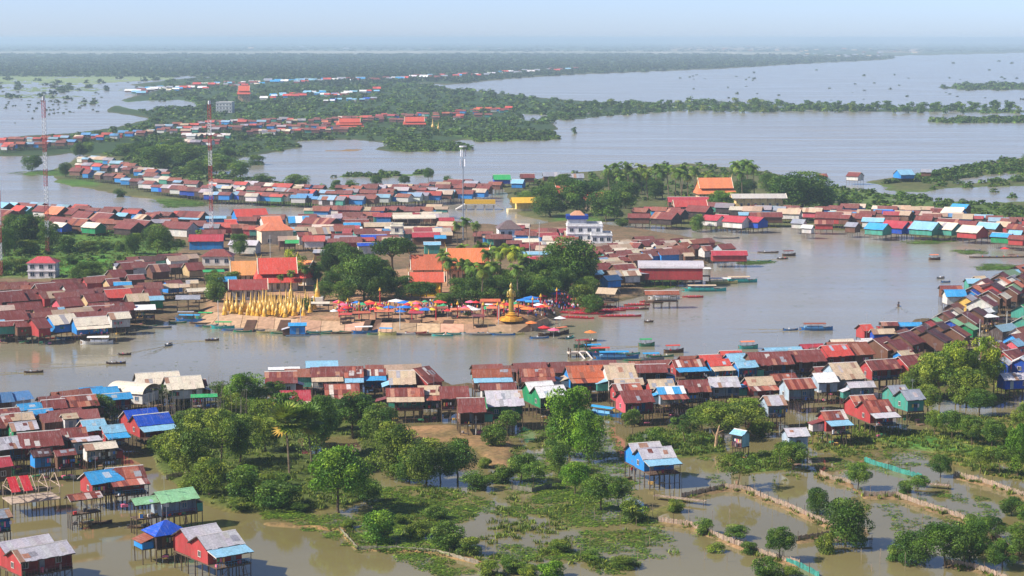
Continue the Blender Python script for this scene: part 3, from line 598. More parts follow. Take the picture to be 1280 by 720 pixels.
row('''8 364 30 12 38 rn; 33 362 32 12 32 rn; 56 354 20 13 38 rn; 36 353 20 7 30 rw; 80 349 24 9 35 rt; 92 355 22 8 35 rw; 30 378 34 9 30 rn; 12 388 30 12 32 rn; 84 372 24 10 35 rk; 56 385 24 10 35 rt; 117 367 22 9 35 rt; 146 361 27 10 30 Rr; 73 384 10 7 35 cn
124 382 32 7 25 rn; 104 390 26 7 28 rn; 76 393 26 11 35 eb; 112 396 36 10 26 eb - e; 47 397 14 12 40 rr; 12 401 30 6 22 rg; 30 402 20 6 25 rn; -2 400 10 7 30 cc; 171 367 24 9 25 td; 195 370 16 5 20 cG; 189 361 16 9 25 rn; 168 360 20 7 25 rn; 181 383 24 8 12 Wn pf
154 378 20 9 30 rn; 130 378 34 6 24 rn; 148 390 22 8 28 ew; 158 328 14 8 35 rn; 172 325 12 6 30 tn; 149 329 12 4 30 yw; 197 330 20 9 25 dn; 241 328 18 9 30 rt; 145 337 16 9 35 rn; 169 343 18 6 25 rn; 120 345 18 7 40 qt; 140 348 14 8 35 rt; 153 352 20 7 16 bb
207 355 28 5 15 tn p; 229 355 14 4 12 tn p; 240 350 14 4 12 tn p; 235 369 28 5 6 yn p; 282 346 24 6 15 bn; 267 338 24 4 12 Gn pf; 250 360 30 4 25 en p; -20 372 26 11 35 rn; -22 392 26 10 32 rn''', 'on left temple shore', 'houses on the left temple shore')
row('''6 253 14 6 -30 cd; 18 253 12 5 -30 cd; 26 257 14 6 -28 Rn; 8 262 20 7 -25 rn; 6 268 16 7 -25 rn; 36 258 10 5 -28 cG; 46 256 10 5 -28 cn; 57 257 20 7 -25 rw; 73 258 18 9 -25 On; 90 260 20 7 -25 rn; 107 264 22 8 -25 rn; 132 266 24 10 -26 rd; 154 266 14 4 -20 cd
101 273 22 8 -22 qn; 117 278 20 6 -25 eG; 76 278 18 5 -25 eB; 162 277 24 8 -25 rd; 178 268 14 6 -25 tn; 190 267 14 6 -25 rn; 180 275 18 7 -25 rd; 28 271 20 4 -20 bn; 76 271 24 6 -22 rn''', 'by far left channel', 'houses by the far left channel')
row('''240 264 32 7 -15 rn - c; 224 277 36 8 -20 rw; 312 261 36 9 20 Rb; 270 270 24 3 5 cb; 338 270 22 10 20 Ow; 258 293 40 8 4 kb; 355 284 32 5 15 cg; 373 270 24 8 10 zw; 288 274 14 5 10 Rn; 306 300 34 6 -15 ww; 267 287 28 5 5 rn
391 272 18 7 -20 rn; 411 272 18 8 -25 rd; 389 281 16 5 15 en; 398 284 24 8 20 tn; 440 278 20 4 8 bn; 446 274 28 5 5 rn; 431 284 40 3 8 Wn; 473 278 34 5 8 tn; 467 293 30 5 10 Bn; 467 303 38 4 12 Bw; 501 283 38 7 8 ew; 535 283 26 5 -12 tn
532 290 32 6 6 kn; 550 294 14 4 6 bn; 540 302 20 4 6 cg; 427 292 24 5 10 rn; 408 300 13 3 -8 On; 407 312 28 4 -8 yn; 365 300 16 4 5 Gn p; 418 280 18 5 10 rn; 380 290 16 5 20 rw''', 'behind the temple', 'houses behind the temple', fl=1.0, wh=3.4)
row('''673 289 14 4 5 cw; 684 291 18 4 -10 yn; 695 287 14 4 -10 bn; 658 298 28 5 5 en; 662 303 26 5 5 rn; 680 308 30 4 5 kw; 669 314 36 4 3 cw; 665 320 28 7 5 kw; 690 302 32 4 4 en; 548 283 14 5 -15 tn; 558 272 18 4 5 kn; 558 277 20 5 -10 tn; 558 290 14 4 8 tn; 665 287 22 4 -8 qn''', 'near white four-storey block', 'houses beside the white block', fl=1.0, wh=3.2)
row('''795 303 12 6 -35 rn; 805 300 13 7 38 rt; 823 302 13 6 38 rw; 817 310 18 3 10 en f; 846 298 14 6 38 rn; 853 303 13 7 38 qn; 833 311 12 4 10 Gn p; 843 312 12 4 10 bn p; 868 306 10 5 30 rn; 882 307 12 6 20 rw; 905 305 18 6 30 ry; 911 313 42 6 2 kr
866 335 42 3 3 Wn pf; 748 312 12 6 -38 rn; 775 310 16 5 20 en; 752 320 14 6 35 rw; 790 311 14 5 25 ew; 782 320 16 6 20 rn; 750 329 22 8 25 rn; 778 330 24 8 25 rn; 768 338 18 7 30 tn; 788 338 20 6 20 ew; 763 344 18 6 35 cb
797 336 22 6 15 yn; 745 338 14 5 30 cn; 760 360 22 7 -20 tn p; 827 363 40 5 3 qn p; 812 334 26 4 5 tn; 735 318 12 6 30 on; 766 322 12 5 30 tn; 806 318 14 5 20 wn; 860 316 12 4 15 tn''', 'on temple point', 'houses on the temple point')
row('''799 267 26 5 -6 rn; 833 265 24 8 -25 rd; 846 261 18 7 -25 rd; 874 257 24 7 -22 rd; 860 246 48 6 2 kn; 892 269 18 6 -28 kw; 903 268 14 6 -28 kn; 921 270 22 7 -28 kw; 945 271 16 6 -30 kB; 957 265 38 6 2 rn; 930 265 14 4 2 cn; 987 261 26 6 -15 tw; 975 258 14 5 -10 yn
1016 260 22 5 -12 tk; 1037 265 30 7 -12 rr; 1030 275 22 5 -8 rr; 999 274 14 5 -20 yw; 1010 281 12 4 -20 Ww; 1057 268 12 5 -20 rn; 1066 278 12 5 -25 yn; 1078 267 22 6 -15 rn; 1092 272 24 5 -15 cw; 1098 279 19 7 -30 bg; 1110 271 26 5 -12 rn; 1121 276 22 8 -30 kB
1137 277 14 7 -30 kB; 1158 277 24 9 -28 cg; 1185 278 20 8 -30 eg; 1216 282 20 8 -30 er; 1237 278 20 7 -28 cn; 1255 277 14 6 -25 tr; 1271 280 16 6 -25 rn; 1253 291 20 5 -25 bG; 1272 294 16 5 -25 rr; 1156 270 18 5 -20 rn; 1186 273 22 5 -20 rn; 1112 263 16 4 -10 Bn
1172 260 15 5 -10 rw; 1193 260 20 6 -28 eb; 1201 255 16 5 -28 bn; 1210 276 20 5 -20 rn; 1270 288 14 5 -20 cn; 1290 284 18 7 -28 rn''', 'on far right shore', 'houses on the far right shore')
row('''627 218 20 6 5 GB; 659 217 17 5 3 rn; 689 215 20 5 3 yn; 720 217 18 5 3 yw; 1027 217 12 4 10 rb; 1069 215 13 5 -25 rw; 1130 212 18 6 15 cb; 1158 211 12 4 -10 yn; 605 232 16 5 -15 rn; 590 226 16 5 -15 yw; 648 224 14 5 -10 cb; 570 224 18 6 -15 rw''', 'at lake edge', 'stilt houses at the lake edge', fl=2.8)
# ------------------------------------------------------------------ trees: crowns of many small leaf faces on tapered, forked trunks
LG = [lin(c) for c in ((92, 120, 46), (110, 138, 52), (76, 106, 46), (134, 154, 64), (102, 122, 60))]
def leaf_quads(centers, normals, size, rng, cols):
    n = len(centers); r = rng.normal(size=(n, 3)); nn = normals + 0.75 * r; nn /= np.linalg.norm(nn, axis=1, keepdims=True)
    a = np.cross(nn, rng.normal(size=(n, 3))); a /= np.linalg.norm(a, axis=1, keepdims=True); b = np.cross(nn, a)
    s = (size * rng.uniform(.6, 1.35, n))[:, None]; l = s * rng.uniform(.5, .8, (n, 1))
    v = np.stack([centers - a * s, centers - b * l * .8 + a * s * .1, centers + a * s, centers + b * l], 1).reshape(-1, 3)
    f = np.arange(4 * n).reshape(-1, 4); return v, f, cols
def crown_mesh(name, seed, lobes, per, leaf, rx=1.0, rz=.75, z0=.62, lobe_r=.34, low=-.5):
    """unit crown: total tree height 1, crown half-width 0.5"""
    rng = np.random.default_rng(seed); C = []; N = []; K = []; cen = []
    pal = np.array(LG)
    while len(cen) < lobes:
        p = rng.uniform(-1, 1, 3)
        q = np.linalg.norm(p)
        if q > 1 or q < .35 or p[2] < low: continue
        cen.append(p)
    for c in cen:
        lr = lobe_r * rng.uniform(.7, 1.3); tone = pal[rng.integers(len(pal))] * rng.uniform(.82, 1.2)
        d = rng.normal(size=(per, 3)); d[:, 2] = d[:, 2] + .35; d /= np.linalg.norm(d, axis=1, keepdims=True)
        rr = lr * rng.uniform(.55, 1.05, per) ** .6
        p = c * np.array([.5 - lr * .28, .5 - lr * .28, .38]) * np.array([rx, rx, rz / .75]) + d * rr[:, None] * np.array([.5, .5, .42]) + np.array([0, 0, z0])
        C.append(p); N.append(d); K.append(tone[None] * rng.uniform(.75, 1.25, (per, 1)))
    C = np.concatenate(C); N = np.concatenate(N); K = np.concatenate(K); ok = C[:, 2] > .04; C, N, K = C[ok], N[ok], K[ok]
    C[:, 2] = np.minimum(C[:, 2], 1.0 + .02 * rng.normal(size=len(C)))
    v, f, k = leaf_quads(C, N, leaf, rng, K); return np_mesh(name, v, f, fcol=k, m='leaf')
def trunk_mesh(seed, h=.6, r=.03, fork=4):
    rnd = random.Random(seed); mb = MB(); c = lin((104, 88, 70)); p = Vector((0, 0, -.08)); R = r
    for i in range(3):
        q = p + Vector((rnd.uniform(-.03, .03), rnd.uniform(-.03, .03), h / 3 * .75)); mb.rod(p, q, R, c, 6, R * .82); p = q; R *= .82
    for i in range(fork):
        t = 2 * math.pi * i / fork + rnd.random(); q = p + Vector((math.cos(t) * .16, math.sin(t) * .16, .17)); mb.rod(p, q, R * .75, c, 5, R * .4)
        mb.rod(q, q + Vector((math.cos(t) * .13, math.sin(t) * .13, .16)), R * .4, c, 4, R * .15)
    return mb.mesh('trunk', 'wood')
PRO = {'round': [(crown_mesh('crown', 20 + i, 30, 300, .020), trunk_mesh(i)) for i in range(4)],
       'dense': [(crown_mesh('crown', 40 + i, 38, 300, .019, rz=.9, z0=.55, lobe_r=.36, low=-.9), trunk_mesh(10 + i, .4)) for i in range(3)],
       'bush': [(crown_mesh('crown', 60 + i, 26, 220, .029, rz=1.0, z0=.42, lobe_r=.42, low=-.95), trunk_mesh(20 + i, .3, .03, 5)) for i in range(3)],
       'airy': [(crown_mesh('crown', 80 + i, 26, 150, .021, z0=.66, lobe_r=.26), trunk_mesh(30 + i, .66, .02, 5)) for i in range(3)],
       'flat': [(crown_mesh('crown', 90 + i, 28, 230, .021, rz=.42, z0=.74, lobe_r=.3, low=-.3), trunk_mesh(40 + i, .8, .035, 6)) for i in range(2)],
       'small': [(crown_mesh('crown', 100 + i, 12, 42, .075, rz=.85, z0=.52, lobe_r=.44, low=-.9), trunk_mesh(50 + i, .4, .03, 3)) for i in range(4)]}
def palm_meshes(seed, fan=False):
    rnd = random.Random(seed); tb = MB(); p = Vector((0, 0, -.05)); c = lin((128, 112, 92)); lean = (rnd.uniform(-.012, .012), rnd.uniform(-.012, .012)); top = .8
    for i in range(6):
        q = p + Vector((lean[0], lean[1], (top + .05) / 6)); tb.rod(p, q, .018 - .0012 * i, c, 6, .018 - .0012 * (i + 1)); p = q
    fr = []
    for i in range(26 if not fan else 44):
        mb = MB(); t = rnd.uniform(0, 2 * math.pi); el = rnd.uniform(-.7, 1.25); ln = rnd.uniform(.2, .27)
        g = jit(LG[rnd.choice((0, 1, 3, 4))], .2)
        if el < -.64: g = lin((172, 148, 76))
        d = Vector((math.cos(t), math.sin(t), 0)); side = Vector((-d.y, d.x, 0))
        if fan:
            ln *= 1.15; b = p + (d * math.cos(el) + Vector((0, 0, math.sin(el)))) * ln * .55; ax = (d * math.cos(el) + Vector((0, 0, math.sin(el))))
            mb.rod(p, b, .004, g, 3); m2 = (side.cross(ax)).normalized()
            for k in range(11):
                a = -1.9 + 3.8 * k / 10; e = b + (ax * math.cos(a) + side * math.sin(a)) * ln * .62 + m2 * rnd.uniform(-.01, .01); s2 = (ax * -math.sin(a) + side * math.cos(a)) * .017
                mb.poly([b, b + (e - b) * .5 + s2, e, b + (e - b) * .5 - s2], jit(g, .15))
        else:
            prev = p; n = 7; pts_ = []
            for k in range(1, n + 1):
                f = k / n; e2 = el - 1.5 * f * f; prev = prev + (d * math.cos(e2) + Vector((0, 0, math.sin(e2)))) * ln / n; pts_.append((prev.copy(), f))
            q0 = p
            for q, f in pts_:
                wl = .075 * math.sin(math.pi * min(1, f * .85 + .1)); dn = Vector((0, 0, -.035))
                for s in (-1, 1):
                    for h in (0, .5):
                        b0 = q0.lerp(q, h); b1 = q0.lerp(q, h + .38); mb.poly([b0, b1, b1 + side * s * wl + dn + (q - q0) * .6, b0 + side * s * wl + dn + (q - q0) * .6], jit(g, .15))
                q0 = q
        fr.append(mb)
    return tb.mesh('trunk', 'wood'), fr
PALMS = {}
def _join(fr):
    mb = MB()
    for m_ in fr:
        n = len(mb.v); mb.v += m_.v; mb.f += [tuple(i + n for i in f) for f in m_.f]; mb.c += m_.c
    return mb.mesh('crown', 'leaf')
for _k in range(3): PALMS[('coconut', _k)] = palm_meshes(200 + _k)
for _k in range(2): PALMS[('fan', _k)] = palm_meshes(230 + _k, True)
for _k in list(PALMS): PALMS[_k] = (PALMS[_k][0], _join(PALMS[_k][1]))
TONE = {'d': ('dark green', (.58, .72, .56)), 'm': ('mid green', (.9, .98, .8)), 'b': ('bright green', (1.05, 1.3, .6)), 'o': ('olive', (1.2, 1.08, .8)), 'y': ('yellow-green', (1.65, 1.45, .7))}
KIND = {'round': 'round-crowned tree', 'dense': 'dense leafy tree', 'bush': 'low leafy bush', 'airy': 'thin open tree', 'flat': 'flat-crowned tree', 'small': 'small lone tree', 'coconut': 'coconut palm', 'fan': 'sugar palm'}
TREES = []
def tree(x, yb, wp, hp, kind, tone='m', place='', group='', i=None):
    p = at(x, yb, 0.0); k = mpp(x, yb); gz = float(ground_z(p.x, p.y)); gz = min(gz, 3.0)
    r = thing('bush' if kind == 'bush' else ('palm_tree' if kind in ('coconut', 'fan') else 'tree'), TONE[tone][0] + ' ' + KIND[kind], 'bush' if kind == 'bush' else 'tree', place, group, (p.x, p.y, gz), random.uniform(0, 6.28), px=x)
    W = wp * k; Hh = hp * k
    if kind in ('coconut', 'fan'):
        tm, cm = PALMS[(kind, (random.randrange(3) if kind == 'coconut' else random.randrange(2)))]; r.scale = (Hh, Hh, Hh)
    else: cm, tm = random.choice(PRO[kind]); r.scale = (W, W * random.uniform(.85, 1.1), Hh)
    c = link('crown', cm, r); v = TONE[tone][1]; q = random.uniform(.85, 1.15); c.color = (v[0] * q, v[1] * q, v[2] * q, 1)
    link('trunk', tm, r); TREES.append((p.x, p.y, W)); return r
KC = {'r': 'round', 'd': 'dense', 'b': 'bush', 'a': 'airy', 'f': 'flat', 's': 'small', 'c': 'coconut', 'p': 'fan'}
def grove(s, place, group):
    for it in s.replace('\n', ';').split(';'):
        q = it.split()
        if q: tree(float(q[0]), float(q[1]), float(q[2]), float(q[3]), KC[q[4][0]], q[4][1], place, group)
grove('''120 531 54 38 dd; 205 512 36 30 am; 225 508 30 24 bo; 180 502 26 18 bm; 308 514 60 46 db; 278 500 34 24 bm; 292 522 40 28 bo; 340 508 40 30 rm
235 602 64 70 do; 275 590 62 72 ao; 258 600 40 34 bo; 240 618 40 26 bo; 310 612 44 28 bb; 330 620 40 26 bo; 350 612 30 20 bm; 300 640 30 16 bo; 375 640 26 14 bm; 302 630 44 42 bm; 332 566 54 66 do; 358 562 58 68 rd; 395 574 66 76 dm; 348 636 54 36 bd; 212 580 42 40 bo; 262 622 50 46 do; 250 560 50 46 ro; 300 580 56 60 dm; 196 566 26 20 bo
286 560 40 44 ro; 225 545 34 30 bm''', 'in thicket at left', 'trees of the left thicket')
grove('''362 596 30 84 po; 391 590 30 76 pm; 424 641 82 82 rb; 440 548 70 56 rd; 472 556 50 48 dm; 412 540 40 40 dm; 492 596 64 72 do; 532 606 64 62 do; 572 602 56 56 rd; 512 602 50 40 dd; 476 678 54 40 bb; 560 688 46 36 bm; 586 694 34 24 bo; 522 672 34 22 bo; 545 650 30 18 bm; 596 612 40 26 bm
458 628 40 30 dd; 550 604 44 44 rm; 606 585 20 14 bo; 500 655 22 14 bo; 435 660 22 12 bo; 688 722 40 26 bb; 640 716 34 22 bm; 660 724 30 20 bo; 610 720 30 20 bo''', 'in the marsh grove', 'trees of the marsh grove')
grove('''635 552 36 36 am; 616 560 32 26 bm; 712 572 64 92 db; 736 578 46 66 db; 698 592 34 42 dm; 652 604 42 40 rm; 668 612 36 36 am; 628 604 32 26 bm; 718 618 42 42 rb; 752 638 52 46 rm; 772 634 42 38 ad; 792 652 40 34 bo; 690 570 22 24 bm; 770 600 14 10 bm
790 548 38 34 am; 816 562 32 26 bm; 856 558 42 36 am; 902 548 72 44 ro; 932 534 60 38 ro; 878 540 44 32 rm; 950 545 34 28 bo; 922 612 56 46 ao; 990 588 48 36 rm; 975 585 24 30 py; 1073 612 34 34 rm; 1022 642 34 36 dd; 1058 684 64 66 dd; 1032 690 30 30 bo; 975 702 42 40 rd; 920 674 38 22 rm; 880 668 26 20 bm
1175 597 30 34 rd; 1148 618 38 28 am; 1132 616 20 20 bm; 895 690 24 18 bo; 935 692 24 16 bm; 958 720 40 30 bd; 990 722 30 20 bo; 845 640 26 18 bo; 700 690 30 16 bo; 740 700 30 14 bm; 780 710 34 16 bo''', 'beside the fish pens', 'trees beside the fish pens')
grove('''1176 506 60 66 ao; 1196 502 56 74 ay; 1222 500 52 76 ay; 1150 500 48 44 ro; 1242 496 40 58 ry; 1208 508 50 50 do; 1164 498 44 54 rm; 1168 546 32 32 ro; 1190 552 36 38 rm; 1214 558 36 36 rm; 1240 564 36 38 rm; 1272 596 36 66 db; 1250 594 34 36 am; 1226 592 34 34 ro; 1140 704 60 44 dd; 1180 710 72 58 rd; 1212 704 62 60 dm; 1252 712 44 42 rd; 1274 696 42 42 dm; 1240 676 42 32 rd
1264 644 32 28 rd; 1218 664 30 24 bm; 1200 500 50 60 ro; 1160 520 40 40 ro; 1260 560 24 22 bo; 1280 545 34 40 ro; 1120 700 30 24 bm; 1290 660 40 40 rm; 1132 505 34 26 bm; 1225 520 40 34 rd''', 'on right marsh edge', 'trees on the right marsh edge')
grove('''455 382 64 54 dd; 426 352 48 42 dd; 492 356 62 52 fd; 368 364 34 44 ay; 525 384 44 24 rd; 474 362 34 30 dd; 712 370 76 66 dd; 690 372 54 44 dd; 668 378 36 28 bm; 586 392 40 22 bd; 560 392 30 18 bd; 610 388 30 24 bm; 382 394 26 14 bd; 270 385 30 26 bm; 265 360 22 20 bm; 300 322 26 28 dd; 640 388 30 20 bd; 740 392 30 26 dd; 725 385 34 30 bo
572 312 20 36 cm; 584 310 20 40 cd; 597 312 20 36 cm; 564 380 22 58 cm; 590 384 22 56 cm; 612 366 24 52 cd; 636 372 26 66 cy; 652 360 22 48 cd; 622 358 22 46 cm; 576 372 22 46 cm; 602 388 22 56 co; 648 388 22 56 cm; 380 374 20 40 cd; 366 372 18 30 cm; 250 312 16 24 cm; 440 368 50 44 dd; 470 384 40 34 dd; 430 386 34 26 dm; 500 382 40 30 dd; 410 352 30 28 dd; 555 390 26 16 bm; 575 384 34 30 dd; 600 386 36 34 dm; 622 384 36 32 dd; 648 384 36 32 dd; 668 372 44 40 dd; 700 356 40 36 dd; 728 362 40 36 dd; 585 372 22 44 cm; 608 356 22 44 cm; 555 350 20 36 cd; 640 352 20 40 cm; 358 368 20 34 cd; 350 374 18 26 cm; 450 398 12 6 bb; 585 402 14 5 bb; 548 402 10 5 bb; 420 378 36 34 dd; 405 384 30 24 dm; 482 378 38 36 dd; 460 362 40 36 dd; 592 380 36 36 dd; 612 374 36 36 dd; 634 378 34 34 dm; 660 384 34 28 bm; 680 384 38 30 dd; 705 376 36 34 dd; 446 350 36 34 dd; 395 362 26 26 dd; 575 356 22 48 cm; 598 352 22 48 cm; 628 366 24 56 co; 616 378 24 50 cm; 655 370 22 50 cm; 552 366 22 48 cm; 290 366 26 20 bm; 272 372 26 24 bm; 735 376 34 30 dm; 745 350 26 22 dm''', 'in temple grounds', 'trees of the temple grounds')
grove('''18 318 42 46 dd; 42 316 42 44 dd; 62 318 34 36 dm; 6 324 34 34 dm; 84 320 26 22 bd; 34 322 30 20 bo; 168 322 32 26 dm; 198 322 42 38 dm; 188 348 22 14 bm; 100 352 30 20 bd; 114 354 40 24 dd; 150 318 16 14 bm; 90 335 24 12 bd; 222 322 24 20 am; 60 336 30 14 bo; 130 316 20 12 bm; 110 318 26 14 bo; 24 342 30 16 bo; 5 345 26 16 bd; 175 338 26 18 bd; 205 312 24 20 dm''', 'in left meadow', 'trees of the left meadow')
grove('''688 272 62 38 dd; 722 270 54 44 dd; 758 277 52 38 dd; 782 262 40 34 dm; 660 262 30 22 dm; 744 252 36 26 dd; 700 250 40 30 dm; 820 250 30 24 dd; 806 244 26 24 dd; 872 290 24 24 dm; 900 268 34 28 rb; 918 262 26 20 ry; 1002 264 84 48 dd; 975 256 40 34 dd; 1030 262 40 26 dd; 960 240 30 22 dm; 770 240 40 26 dd; 930 246 30 20 dd; 840 262 18 14 bm; 1060 262 30 14 bm; 690 252 24 22 dd; 778 284 20 10 bm
772 246 22 46 cd; 786 244 22 44 cm; 802 244 22 42 co; 818 246 22 44 cm; 836 246 22 42 cm; 852 244 20 40 cd; 868 246 20 40 cm; 884 248 18 36 co; 922 246 22 48 cm; 935 244 22 48 cd; 943 246 20 44 cm; 790 252 20 42 cm; 828 250 20 42 cd; 906 248 18 34 cm; 762 244 18 40 cm; 844 250 18 42 co; 810 252 20 44 co; 860 252 20 40 cm; 928 250 20 40 cm; 776 252 20 38 cm; 895 250 18 34 cd; 852 252 18 44 cm''', 'on right peninsula', 'trees of the right peninsula')
grove('''40 214 26 20 dd; 82 222 18 18 dd; 100 196 24 18 dd; 110 192 18 14 dm; 200 212 50 30 dm; 230 206 46 26 dm; 180 200 36 22 dd; 270 216 44 24 dm; 300 222 36 22 dm; 250 222 40 20 dm; 320 206 24 14 bm; 330 232 30 14 bm; 372 232 34 14 bm; 536 226 14 18 rd; 505 232 16 14 rd; 470 236 16 16 rd; 440 238 18 12 bm; 420 238 14 12 bm; 374 178 8 14 rd; 718 167 9 9 sd; 160 196 30 16 bm; 215 192 40 18 dm; 560 228 14 10 bm; 150 246 16 12 bd; 285 196 22 12 bd''', 'on far village spit', 'trees of the far village spit')
_r = random.Random(5)
_s = []
for _i in range(64):   # trees standing in the lake, in a long line
    _x = 742 + _i * 8.6 + _r.uniform(-4, 4); _s.append('%f %f %f %f %s' % (_x, 137 + (_x - 742) * .006 + _r.uniform(-3.5, 3), _r.uniform(10, 18), _r.uniform(8, 13), _r.choice(('sd', 'sd', 'sm', 'so'))))
grove(';'.join(_s), 'in the flooded tree line', 'trees of the flooded tree line')
# ------------------------------------------------------------------ vegetation nobody could count
def clump(seed, n, leaf):
    rng = np.random.default_rng(seed); d = rng.normal(size=(n, 3)); d[:, 2] = np.abs(d[:, 2]); d /= np.linalg.norm(d, axis=1, keepdims=True)
    C = d * np.array([.5, .5, .8]) * rng.uniform(.6, 1.0, (n, 1)); pal = np.array(LG); k = pal[rng.integers(len(pal), size=n)] * rng.uniform(.7, 1.2, (n, 1))
    return leaf_quads(C, d, leaf, rng, k)
def scatter_mesh(name, protos, P, Sx, Sz, tint, m='leaf'):
    V = []; Fc = []; K = []; off = 0; which = RNG.integers(len(protos), size=len(P)); ang = RNG.uniform(0, 6.28, len(P))
    for i, (v, f, k) in enumerate(protos):
        s = np.where(which == i)[0]
        if not len(s): continue
        c, sn = np.cos(ang[s])[:, None], np.sin(ang[s])[:, None]
        x = (v[None, :, 0] * c - v[None, :, 1] * sn) * Sx[s][:, None] + P[s, 0][:, None]; y = (v[None, :, 0] * sn + v[None, :, 1] * c) * Sx[s][:, None] + P[s, 1][:, None]; z = v[None, :, 2] * Sz[s][:, None] + P[s, 2][:, None]
        V.append(np.stack([x, y, z], -1).reshape(-1, 3)); Fc.append((f[None] + (np.arange(len(s)) * len(v))[:, None, None]).reshape(-1, f.shape[1]) + off); off += len(s) * len(v)
        K.append((k[None] * tint[s][:, None, :]).reshape(-1, 3))
    return stuff(link(name, np_mesh(name, np.concatenate(V), np.concatenate(Fc), fcol=np.concatenate(K), m=m)))
def region_points(poly, n, zmin=-.1):
    P = pts(poly); x = RNG.uniform(min(p[0] for p in P), max(p[0] for p in P), n * 4); y = RNG.uniform(min(p[1] for p in P), max(p[1] for p in P), n * 4)
    mk = pmask(P); r = np.clip((y - Y0).astype(int), 0, NY - 1); c = np.clip((x - X0).astype(int), 0, NX - 1); ok = mk[r, c]; x = x[ok][:n]; y = y[ok][:n]
    u = (x - 640) / F; v = (360 - y) / F; t = -H / (-_sp + v * _cp); X = u * t; Y = (_cp + v * _sp) * t; Z = ground_z(X, Y); ok = Z > zmin
    return np.stack([X, Y, Z], -1)[ok]
def tints(n, lo=.75, hi=1.3, g=(1, 1, 1)):
    return RNG.uniform(lo, hi, (n, 1)) * np.array([g]) * RNG.uniform(.92, 1.08, (n, 3))
CL = [clump(300 + i, 46, .2) for i in range(4)]; CLs = [clump(320 + i, 16, .36) for i in range(4)]
# bushy wetland scrub on the spits and peninsulas
A = np.concatenate([region_points(s, n) for s, n in (
    ('160,176 330,226 290,200 330,190 440,186 480,180 560,172 690,158 720,150 760,132 640,120 520,104 420,108 330,97 230,98 180,110 200,118 170,140 200,150 150,160', 2000),
    ('130,194 170,186 240,196 330,226 380,236 300,236 200,222', 260), ('480,182 540,179 597,184 585,189 500,190', 150), ('560,167 640,163 700,167 700,175 600,178', 200),
    ('1000,228 1080,240 1180,250 1300,262 1300,285 1160,275 1050,262 1000,258', 420), ('1090,232 1180,214 1290,196 1290,214 1180,226', 300), ('1150,226 1290,214 1290,250 1180,256', 160), ('1130,150 1220,148 1300,147 1300,154 1180,155', 160), ('1165,109 1230,105 1300,104 1300,113 1200,113', 110), ('740,130 860,127 1280,136 1280,142 860,141 700,152 640,158', 260),
    ('-60,288 0,286 150,288 215,310 160,330 140,346 30,350 -60,348', 150), ('640,238 700,220 860,206 960,216 1040,236 980,256 800,262 660,266', 260), ('400,222 450,216 530,216 560,219 470,224', 60), ('-40,190 60,172 150,160 190,166 130,180 0,190', 60), ('400,236 560,232 640,232 620,240 420,244', 60)) ])
k_ = A[:, 1] / F; Sx = RNG.uniform(4, 9, len(A)) * np.clip(A[:, 1] / 1500, .55, 2.2); Sz = Sx * RNG.uniform(.4, .62, len(A))
o = scatter_mesh('scrub', CL, A, Sx, Sz, tints(len(A), .5, 1.05, (.85, .95, .75))); o['label'] = 'green flooded scrub covering the spits and lake margins'
# far forest
A = np.concatenate([region_points('-400,68.5 800,67.5 1000,69.5 1115,71 1118,74 1000,80 900,86 720,93 600,104 520,103 420,110 300,97 -400,94', 9000), region_points('-400,54 1600,54 1600,65 -400,64', 2600), region_points('-60,97 230,97 160,108 200,112 150,126 130,142 -60,140', 110, -2.), region_points('800,92 1280,76 1280,128 900,126', 60, -2.), region_points('-40,104 110,100 130,132 60,150 -40,160', 70, -2.)])
Sx = RNG.uniform(7, 13, len(A)) * np.clip(A[:, 1] / 3000, .8, 5); _dots = (fbm(A[:, 0] * 1e-9, A[:, 1] * 1e-9) < 9) & (samp(HB, *pix(A[:, 0], A[:, 1])) < -.3); Sx = np.where(_dots, Sx * .5, Sx)
Sz = np.clip(Sx * .6, 3, 11) * RNG.uniform(.6, 1.2, len(A))
o = scatter_mesh('far_forest', CLs, A, Sx, Sz, tints(len(A), .22, .5, (.8, 1.0, .95))); o['label'] = 'dark green flooded forest stretching to the horizon'
